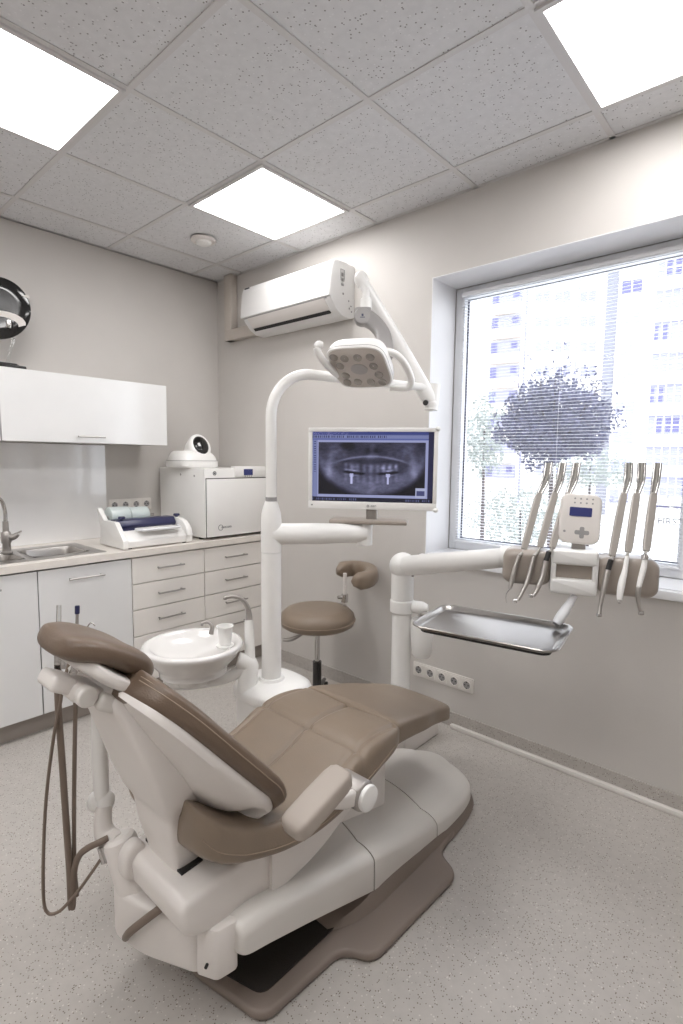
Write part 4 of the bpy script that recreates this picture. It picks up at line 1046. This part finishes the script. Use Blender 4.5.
mb = MB(); mb.cyl(Vector((bp0.x, bp0.y, SZ+.055)), Vector((bp0.x, bp0.y, SZ+.10)), .02); mb.cyl(Vector((bp0.x, bp0.y, SZ+.085)), Vector((bp0.x, bp0.y, SZ+.085))-cR*.04-cF*.02, .009); mb.build('clamp_knob', CHROME, st)
#SECTION_DELIVERY
# ------------------------------------------------------------------ delivery unit on its column
cb = at(400, 690, 2.56); CX, CY = cb.x, cb.y
du = thing('instrument_console', (CX, CY, 0), 'white arm unit with taupe instrument console standing before the window', 'instrument console')
MB().box((1.80, -.425, 0), (2.062, -.12, .11), bev=.012, seg=3).build('floor_box', WHITE2, du)
def zc(u, v):
    d = ray(u, v); t_ = ((CX-CAMP.x)*d.x+(CY-CAMP.y)*d.y)/(d.x**2+d.y**2); return (CAMP+d*t_).z
zj, ze0, ze1 = zc(404, 566), zc(402, 612), zc(402, 599)
MB().cyl((CX, CY, .10), (CX, CY, ze0), .0455, seg=32).build('column', WHITE, du)
MB().cyl((CX, CY, ze1+.002), (CX, CY, zj-.0), .053, seg=32).build('upper_column', WHITE, du)
sd_ = (cR*.9-Vector((cF.x, cF.y, 0))*.35); sd_.z = 0; sd_.normalize()
mb = MB(); mb.cyl((CX, CY, ze0), (CX, CY, ze1), .057, rnd=.008, seg=32)
mb.tube([Vector((CX, CY, (ze0+ze1)/2)), Vector((CX, CY, (ze0+ze1)/2))+sd_*.10, Vector((CX, CY, (ze0+ze1)/2))+sd_*.125], [.030, .029, .018], 20); mb.build('side_stub', WHITE, du)
hp_ = Vector((CX, CY, (ze0+ze1)/2))+sd_*.10
MB().cyl(hp_+Vector((0, 0, -.05)), hp_+Vector((0, 0, -.02)), .020).build('steel_ring', CHROME, du)
MB().lathe([(.001, -.235), (.035, -.235), (.045, -.222), (.054, -.13), (.056, -.07), (.05, -.055), (.001, -.052)], hp_, seg=36).build('bottle_cover', WHITE, du)
mb = MB(); J = Vector((CX, CY, zj)); mb.ball(J+Vector((0, 0, .0)), .064, seg=32); mb.build('shoulder_joint', WHITE, du)
AE = at(512, 557, 1.88)
adir = (AE-J).normalized()
MB().tube([J+adir*.02, J+adir*.06, J*.5+AE*.5, AE], [.046, .046, .042, .035], 28).build('swing_arm', WHITE, du)
q_ = J+adir*.085-Vector((0, 0, .042)); MB().cyl(q_, q_-Vector((0, 0, .012)), .006).build('arm_screw', SILVER, du)
KL, KR = at(503, 564, 1.86), at(658, 576, 1.70)
kx = (KR-KL); KW = kx.length; kx.z *= 1; kx.normalize()
kn = Vector((kx.y, -kx.x, 0)).normalized()
if kn.dot(CAMP-KL) < 0: kn = -kn
ku = kn.cross(kx); ku = ku if ku.z > 0 else -ku
KG = frame((KL+KR)/2, kx, ku, kn)
def kbox(x0, x1, y0, y1, z0, z1, name, m, bev, rr_=None):
    r = rr_ or .03
    return MB().prism(rrect(x1-x0, y1-y0, r, 6, (x0+x1)/2, (y0+y1)/2), z0, z1, KG, bev=bev, seg=4).build(name, m, du)
W2 = KW/2; kh = .064
cxo = -.012
kbox(-W2, cxo-.070, -kh+.004, kh-.002, -.075, .045, 'left_holder_block', TAUPE_H, .026, .034)
kbox(cxo+.070, W2, -kh-.006, kh-.008, -.075, .045, 'right_holder_block', TAUPE_H, .026, .034)
mb = MB(); 
# white centre with an oval grip recess
out = rrect(.144, 2*kh+.014, .012, 5, cxo, -.0); 
mb.prism(rrect(.144, .050, .010, 5, cxo, .047), -.08, .052, KG, bev=.01, seg=3)
mb.prism(rrect(.144, .052, .010, 5, cxo, -.050), -.08, .052, KG, bev=.01, seg=3)
mb.box((cxo-.072, -.05, -.08), (cxo-.055, .05, .049), KG, bev=.004); mb.box((cxo+.055, -.05, -.08), (cxo+.072, .05, .049), KG, bev=.004)
mb.build('centre_body', WHITE, du)
MB().box((cxo-.06, -.045, -.06), (cxo+.06, .045, .030), KG, bev=.006).build('grip_recess', TAUPE_H, du)
MB().tube([KG @ Vector((-W2-.01, .02, -.04)), KG @ Vector((-W2+.04, .02, -.035))], .04, 24).build('arm_socket', WHITE, du)
# control panel on a stalk
G = KG @ Matrix.Translation((-.001, .172, .005)) @ Matrix.Rotation(math.radians(-12), 4, 'X') @ Matrix.Rotation(math.radians(-2), 4, 'Z')
kp = MB().prism(rrect(.126, .166, .028, 7), -.012, .012, G, bev=.008, seg=3).build('control_panel', WHITE2, du)
MB().prism(rrect(.068, .030, .003, 3, .0, .022), .0118, .0135, G).build('display', SCREEN_D, kp)
mb = MB(); mb.prism(rrect(.044, .014, .005, 4, .008, -.046), .0118, .0132, G); mb.prism(rrect(.014, .038, .005, 4, .008, -.046), .0118, .0134, G)
for k in range(4):
    for r_ in (0, 1): mb.cyl(G @ Vector((-.02+.018*k, .052+.014*r_, .0118)), G @ Vector((-.02+.018*k, .052+.014*r_, .0126)), .003, seg=10)
mb.cyl(G @ Vector((-.045, -.045, .0118)), G @ Vector((-.045, -.045, .0126)), .004, seg=12)
mb.build('keypad', PRINT_L, kp)
MB().box((-.022, .06, -.02), (.022, .105, .01), KG @ Matrix.Translation((0, .0, 0)), bev=.006).build('panel_stalk', SILVER, du)
MB().tube([KG @ Vector((-.005, -.085, .02)), KG @ Vector((-.02, -.11, .035)), KG @ Vector((-.045, -.150, .06)), KG @ Vector((-.06, -.172, .075))], [.010, .013, .017, .013], 16, smooth=5).build('steering_handle', CLEAR if False else PVC, du)
# whip arms and handpieces
whips = [((549, 463), (546, 480), (538, 497), (524, 549)), ((563, 463), (560, 480), (554, 497), (540, 547)), ((577, 463), (574, 480), (567, 497), (552, 548)),
         ((629, 463), (628, 480), (623, 497), (612, 556)), ((642, 463), (641, 480), (636, 497), (628, 552)), ((658, 463), (656, 480), (653, 497), (646, 551))]
tipsets = [[(519, 556), (515, 568), (511, 584), (509.5, 589), (506, 595), (506.5, 603)], [(534, 556), (530, 572), (527, 582), (523, 591), (518, 600), (515, 601)], [(549, 552), (546, 561), (543, 574), (540, 583), (535, 594), (531, 596)],
           [(611, 560), (608, 570), (605, 583), (602, 597), (600, 608), (599, 615)], [(627, 556), (625, 570), (622, 582), (620, 594), (619.5, 600), (619, 603)], [(645, 555), (644, 566), (641, 578), (638, 592), (639, 605), (641, 613)]]
hlab = ['thin hooked scaler instrument, leftmost on the console', 'slim curved metal handpiece, second from left on the console', 'short angled handpiece with black collar beside the control panel',
        'straight steel handpiece with black collar, just right of the control panel', 'white plastic syringe handpiece, second from right on the console', 'curved steel and white handpiece, rightmost on the console']
def tk(i): return 1.86-.16*((i if i < 3 else i+1.6)/6.5)
for i in range(6):
    T_ = tk(i)
    w = [at(*whips[i][0], T_+.02), at(*whips[i][1], T_+.015), at(*whips[i][2], T_+.005), at(*whips[i][3], T_-.05)]
    # blade
    bl = MB(); rr = []
    seq = [(w[2]+(w[1]-w[2])*.22, .008), (w[2]+(w[1]-w[2])*.02, .0115), (w[2]*.6+w[3]*.4, .0125), (w[2]*.1+w[3]*.9, .0115), (w[3], .009)]
    for p, wd in seq:
        tt = (w[3]-w[2]).normalized(); wv = tt.cross(cF).normalized(); dv = wv.cross(tt).normalized()
        rr.append([p+wv*a+dv*b for a, b in sell(28, wd, .006, 7)])
    wa = bl.loft(rr).build('whip_arm', WHIP, du, sharp=60)
    mb = MB(); 
    for s_ in (-1, 1):
        o_ = cR*(.0095*s_)
        mb.tube([w[0]+o_, w[1]+o_, w[2]+(w[1]-w[2])*.2+o_*.7], [.0052, .0056, .005], 10, smooth=3)
    mb.cyl(w[1]-cR*.012+ (w[0]-w[1])*.1, w[1]+cR*.012+(w[0]-w[1])*.1, .0035, seg=12)
    mb.build('hose_fork', CHROME, wa)
    tp = [at(*p, T_-.075-.004*k) for k, p in enumerate(tipsets[i])]
    t = thing('dental_handpiece', tp[0], hlab[i], 'handpiece', 'handpieces in the console')
    hz = MB(); hz.tube([w[0], w[1], w[2], w[2]*.5+w[3]*.5, w[3], tp[0]], [.0045, .0046, .0046, .0046, .005, .0055], 12, smooth=4); hz.build('hose', HOSE_G, t)
    if i == 0:
        MB().tube(tp[:4], [.0065, .0075, .0075, .005], 16, smooth=3).build('handpiece_body', STEEL, t)
        MB().tube([tp[3], tp[4], tp[5]], [.0025, .0014, .0008], 8, smooth=3).build('scaler_tip', CHROME, t)
    elif i in (2, 3):
        MB().tube([tp[0], tp[1]], .0082, 16).build('black_collar', DARK, t)
        MB().tube(tp[1:], [.0085, .0085, .007, .006, .0065] if i == 3 else [.009, .0085, .008, .006, .0065], 16, smooth=3).build('handpiece_body', STEEL, t)
        MB().cyl(tp[-1]-cR*.006, tp[-1]+cR*.006, .0062, seg=14).build('head', CHROME, t)
    elif i == 4:
        MB().tube(tp[:5], [.006, .008, .0105, .0095, .0075], 16, smooth=3).build('handpiece_body', WHITE, t)
        MB().tube(tp[4:], [.0055, .004], 12).build('nozzle', STEEL, t)
    else:
        MB().tube(tp[:5], [.006, .0085 if i == 5 else .0078, .0085 if i == 5 else .0075, .0065, .0055], 16, smooth=3).build('handpiece_body', WHITE if i == 5 else STEEL, t)
        if i == 5:
            MB().cyl(tp[0], tp[0]*.6+tp[1]*.4, .0105).build('steel_ring', CHROME, t)
            MB().tube(tp[2:], [.0072, .0072, .006, .0055], 14, smooth=3).build('steel_sheath', STEEL, t)
        MB().cyl(tp[-1]-cR*.006, tp[-1]+cR*.006, .0065, seg=14).build('head', CHROME, t)
# instrument tray
zt_ = .85
tc_ = [on(413, 629, 2, zt_), on(447, 608, 2, zt_), on(578, 629, 2, zt_), on(553, 658, 2, zt_)]
ctr = sum(tc_, Vector())/4
ex = ((tc_[2]-tc_[1])+(tc_[3]-tc_[0])).normalized(); ey = Vector((-ex.y, ex.x, 0))
TW = ((tc_[2]-tc_[1]).length+(tc_[3]-tc_[0]).length)/2; TD = abs(((tc_[1]-tc_[0])+(tc_[2]-tc_[3])).dot(ey))/2
# keep the tray's true corners: slightly skewed by lens, use the mean rectangle
ctr = ctr-ex*.008; TW += .018
TGm = frame(ctr, ex, ey, (0, 0, 1))
t = thing('instrument_tray', ctr+Vector((0, 0, -.03)), 'empty rectangular steel instrument tray hanging in front of the console', 'tray')
rr = []
for ins, z in ((0, .012), (.0015, .0145), (.008, .0145), (.011, .012), (.018, .002), (.027, .0)):
    rr.append([TGm @ Vector((p[0], p[1], z)) for p in rrect(TW-2*ins, TD-2*ins, .048-ins*.5, 8)])
mb = MB(); mb.loft(rr, False); mb._add([p for p in rr[-1]], [tuple(range(len(rr[-1])))])
rr2 = []
for ins, z in ((0, .012), (.001, .009), (.008, .006), (.016, -.001), (.024, -.003)):
    rr2.append([TGm @ Vector((p[0], p[1], z)) for p in rrect(TW-2*ins, TD-2*ins, .048-ins*.5, 8)])
mb.loft(rr2, False); mb._add([p for p in rr2[-1]], [tuple(range(len(rr2[-1])))])
mb.build('tray_dish', STEEL, t, sharp=50)
MB().loft([[TGm @ Vector((p[0], p[1], z)) for p in rrect(TW-2*ins, TD-2*ins, .044, 8)] for ins, z in ((.004, .0055), (.002, .002), (.004, -.004), (.012, -.014))]).build('rubber_rim', DARK, t) if False else None
mb = MB(); mb.prism(rrect(TW-.05, TD-.05, .03, 6), -.012, -.0035, TGm, bev=.003); mb.build('tray_support', DARK, t)
ta = MB(); ta.tube([TGm @ Vector((-TW*.30, TD*.1, -.022)), TGm @ Vector((-TW*.42, TD*.35, -.03)), hp_+Vector((0, 0, -.035))], [.012, .012, .014], 14, smooth=4); ta.build('tray_arm', SILVER, t)
#SECTION_OUT
# ------------------------------------------------------------------ outside
GZ = -3.2
struct('ground', MB().box((-45, .8, GZ-.2), (60, 75, GZ)), GROUND)
def block(org, wd, dep, h, xdir, label, name='apartment_building'):
    t = thing(name, org, label, 'building')
    X = Vector(xdir).normalized(); N = Vector((X.y, -X.x, 0))
    if N.dot(CAMP-Vector(org)) < 0: N = -N
    G = frame(org, X, (0, 0, 1), N)
    return t, G
def facade(t, G, wd, dep, h, m=FAC): MB().box((0, 0, -dep), (wd, h, 0), G).build('walls', m, t)
def fwin(t, G, x, z, w, h, m=WIN_F, mull=2):
    fr = MB()
    for a, b in (((x-.06, z-.06), (x, z+h+.06)), ((x+w, z-.06), (x+w+.06, z+h+.06)), ((x, z-.06), (x+w, z)), ((x, z+h), (x+w, z+h+.06))): fr.box((*a, .0), (*b, .06), G)
    for k in range(1, mull): fr.box((x+w*k/mull-.05, z, 0), (x+w*k/mull+.05, z+h, .06), G)
    f = fr.build('window', FAC, t)
    MB().box((x, z, .005), (x+w, z+h, .03), G).build('pane', m, f)
# right block, seen at about 46 m; left wing set back
TB = 46
q0 = at(612, 400, TB); q1 = at(760, 400, TB-5)
X = Vector((q1.x-q0.x, q1.y-q0.y, 0)).normalized()
org = Vector((q0.x, q0.y, GZ))
t, G = block(org, 0, 0, 0, X, 'tall pale apartment block with balcony rows at right outside the window')
facade(t, G, 20, 12, 28)
MB().box((-.9, 0, -.5), (-.02, 28, -.05), G).build('shaded_corner', FACG, t)  # side face at the corner, its shadow put in as grey
FH = 2.52
def vz(v, T=TB): return at(630, v, T).z-GZ
base = vz(434)+.2
for k in range(-3, 6):
    zf = base + k*FH - .2
    if zf < .5: continue
    fwin(t, G, .25, zf-.9, 1.5, 1.1, WIN_F if k == 5 else WIN_L, 2)
    # loggia row
    x0 = 2.75
    bb = MB(); bb.box((x0-.15, zf-.95, .0), (x0+3.15, zf-.15, .9), G); bb.box((x0-.15, zf+1.42, .0), (x0+3.15, zf+1.52, .9), G)
    bal = bb.build('balcony', FAC, t)
    MB().box((x0, zf-.14, .02), (x0+3.0, zf+1.40, .5), G).build('glazing', WIN_L, bal)
    mb = MB()
    for j in range(6): mb.box((x0+j*.58, zf-.14, .5), (x0+j*.58+.08, zf+1.40, .55), G)
    mb.box((x0, zf+.60, .5), (x0+3.0, zf+.68, .55), G)
    mb.build('glazing_bars', FAC, bal)
    for (dx, wd) in (((.6, .45), (1.35, 1.0)) if k in (0, 5) else ((.12, .25), (.7, .3)) if k in (1, 3) else ()):
        MB().box((x0+dx, zf+.05, .5), (x0+dx+wd, zf+1.2, .54), G).build('open_pane', WIN_F, bal)
    fwin(t, G, x0+3.5, zf-.1, 3.2, 1.4, WIN_L, 3)
mb = MB()
for j in range(6): mb.box((3.6+1.5*j, .9, 0), (4.8+1.5*j, 1.25, .05), G)
mb.build('basement_window_row', WIN_F, t)
# middle and left wing
TL = 58
q0 = at(600, 400, TL-3); q1 = at(400, 400, TL+8)
X = Vector((q0.x-q1.x, q0.y-q1.y, 0)).normalized()
org = Vector((q1.x, q1.y, GZ)); LW = Vector((q0.x-q1.x, q0.y-q1.y, 0)).length
t, G = block(org, 0, 0, 0, X, 'pale apartment block behind the tree with a column of balconies at its left')
facade(t, G, LW, 12, 36)
Gi = G.inverted()
def lx(u, v=400):
    # local x where the sight line meets the facade
    o = Gi @ CAMP; d = (Gi.to_3x3() @ ray(u, v)); s_ = -o.z/d.z; return o.x+d.x*s_, o.y+d.y*s_
xs_ = [lx(u)[0] for u in (548, 575, 590)]
xb0, xb1 = lx(488)[0], lx(519)[0]
for k in range(0, 9):
    v = 428-24.5*k+24.5*3; zf = lx(500, v)[1]
    if zf < 1.2: continue
    for uu in (535, 555, 580):
        xw, zw = lx(uu, v-2); fwin(t, G, xw, zw, 1.5, 1.1, WIN_L, 2)
    bb = MB(); bb.box((xb0, zf-1.1, 0), (xb1, zf-.1, 1.2), G); bal = bb.build('balcony', FAC2, t)
    MB().box((xb0+.1, zf-.09, .02), (xb1-.1, zf+1.35, .4), G).build('glazing', WIN_L, bal)
    MB().box((xb0+.25, zf+.1, .4), (xb0+.9, zf+1.2, .44), G).build('open_pane', WIN_F, bal)
    MB().box((xb1-1.0, zf+.5, .4), (xb1-.35, zf+1.2, .44), G).build('open_pane', WIN_F, bal)
mb = MB(); xg = lx(522)[0]; mb.box((xg, 0, 0), (xg+.18, 36, .15), G); xg = lx(573)[0]; mb.box((xg, 0, 0), (xg+.12, 36, .1), G); mb.build('downpipe', WIN_L, t)

def leaf_crown(name, c, R, n, size, m, parent, seed, shell=.35, wisps=0):
    rnd = random.Random(seed); mb = MB(); vs = []; fs = []
    for i in range(n):
        while True:
            p = Vector((rnd.uniform(-1, 1), rnd.uniform(-1, 1), rnd.uniform(-1, 1)))
            if p.length < 1: break
        ln = 1+.42*noise.noise(p.normalized()*2.3+Vector((seed, 0, 0)))
        p = p*ln
        if p.z < 0: p.z *= .75
        q = Vector((c[0]+p.x*R[0], c[1]+p.y*R[1], c[2]+p.z*R[2]))
        if wisps and rnd.random() < wisps: q.z += abs(rnd.gauss(0, .25)); 
        a = Vector((rnd.gauss(0, 1), rnd.gauss(0, 1), rnd.gauss(0, 1))).normalized(); b = a.orthogonal().normalized()
        l_ = size*rnd.uniform(.6, 1.3); w_ = l_*.42; k = len(vs)
        vs += [q-a*l_*.5, q+b*w_*.5, q+a*l_*.5, q-b*w_*.5]; fs.append((k, k+1, k+2, k+3))
    mb._add(vs, fs)
    bm_ = mb; me_ = bm_.build(name, m, parent, sharp=180); return me_
tc0 = at(553, 428, 8.5)
t = thing('tree', (tc0.x, tc0.y, GZ), 'dark leafy round-crowned tree just outside the window', 'tree')
leaf_crown('foliage', tc0, (.86, .75, .78), 9000, .085, LEAF, t, 3, wisps=.10)
rnd = random.Random(5); mb = MB()
mb.tube([(tc0.x, tc0.y, GZ), (tc0.x+.05, tc0.y, GZ+2), (tc0.x, tc0.y, tc0.z-.3)], [.06, .045, .03], 10, smooth=3)
for k in range(14):
    q = rnd.uniform(0, 2*PI); e = Vector((tc0.x+.65*math.cos(q), tc0.y+.5*math.sin(q), tc0.z+rnd.uniform(-.1, .75)))
    mb.tube([(tc0.x, tc0.y, tc0.z-.4), (tc0.x*.5+e.x*.5, tc0.y*.5+e.y*.5, tc0.z-.1), e], [.03, .018, .006], 6, smooth=2)
mb.build('trunk', BARK, t)
for (u, v, T_, R, n, lab, sd) in ((484, 440, 11, (.45, .5, .95), 1500, 'sparse pale green tree at the left edge of the window view', 11), (520, 520, 12, (1.3, .8, .8), 2200, 'low loose shrub behind the instruments outside', 12), (590, 470, 12, (.9, .6, .55), 1300, 'small loose shrub right of the dark tree outside', 13)):
    c = at(u, v, T_)
    t = thing('shrub', (c.x, c.y, GZ), lab, 'shrub')
    leaf_crown('foliage', c, R, n, .10, LEAF2, t, sd)
    MB().tube([(c.x, c.y, GZ), (c.x+.04, c.y, (GZ+c.z)/2), (c.x, c.y, c.z+.2)], [.07, .05, .02], 8, smooth=3).build('trunk', BARK, t)
#SECTION_LIGHT
# ------------------------------------------------------------------ daylight and view
w = bpy.data.worlds.new('sky'); S.world = w; w.use_nodes = True
bg = w.node_tree.nodes['Background']; bg.inputs[0].default_value = (.86, .92, 1.0, 1); bg.inputs[1].default_value = 2.7
S.view_settings.view_transform = 'Standard'; S.view_settings.look = 'None'; S.view_settings.exposure = 0.62; S.view_settings.gamma = 1
S.view_settings.use_curve_mapping = False
S.cycles.use_denoising = True
S.cycles.max_bounces = 10; S.cycles.diffuse_bounces = 5; S.cycles.transparent_max_bounces = 12; S.cycles.caustics_reflective = False; S.cycles.caustics_refractive = False
S.cycles.sample_clamp_indirect = 8
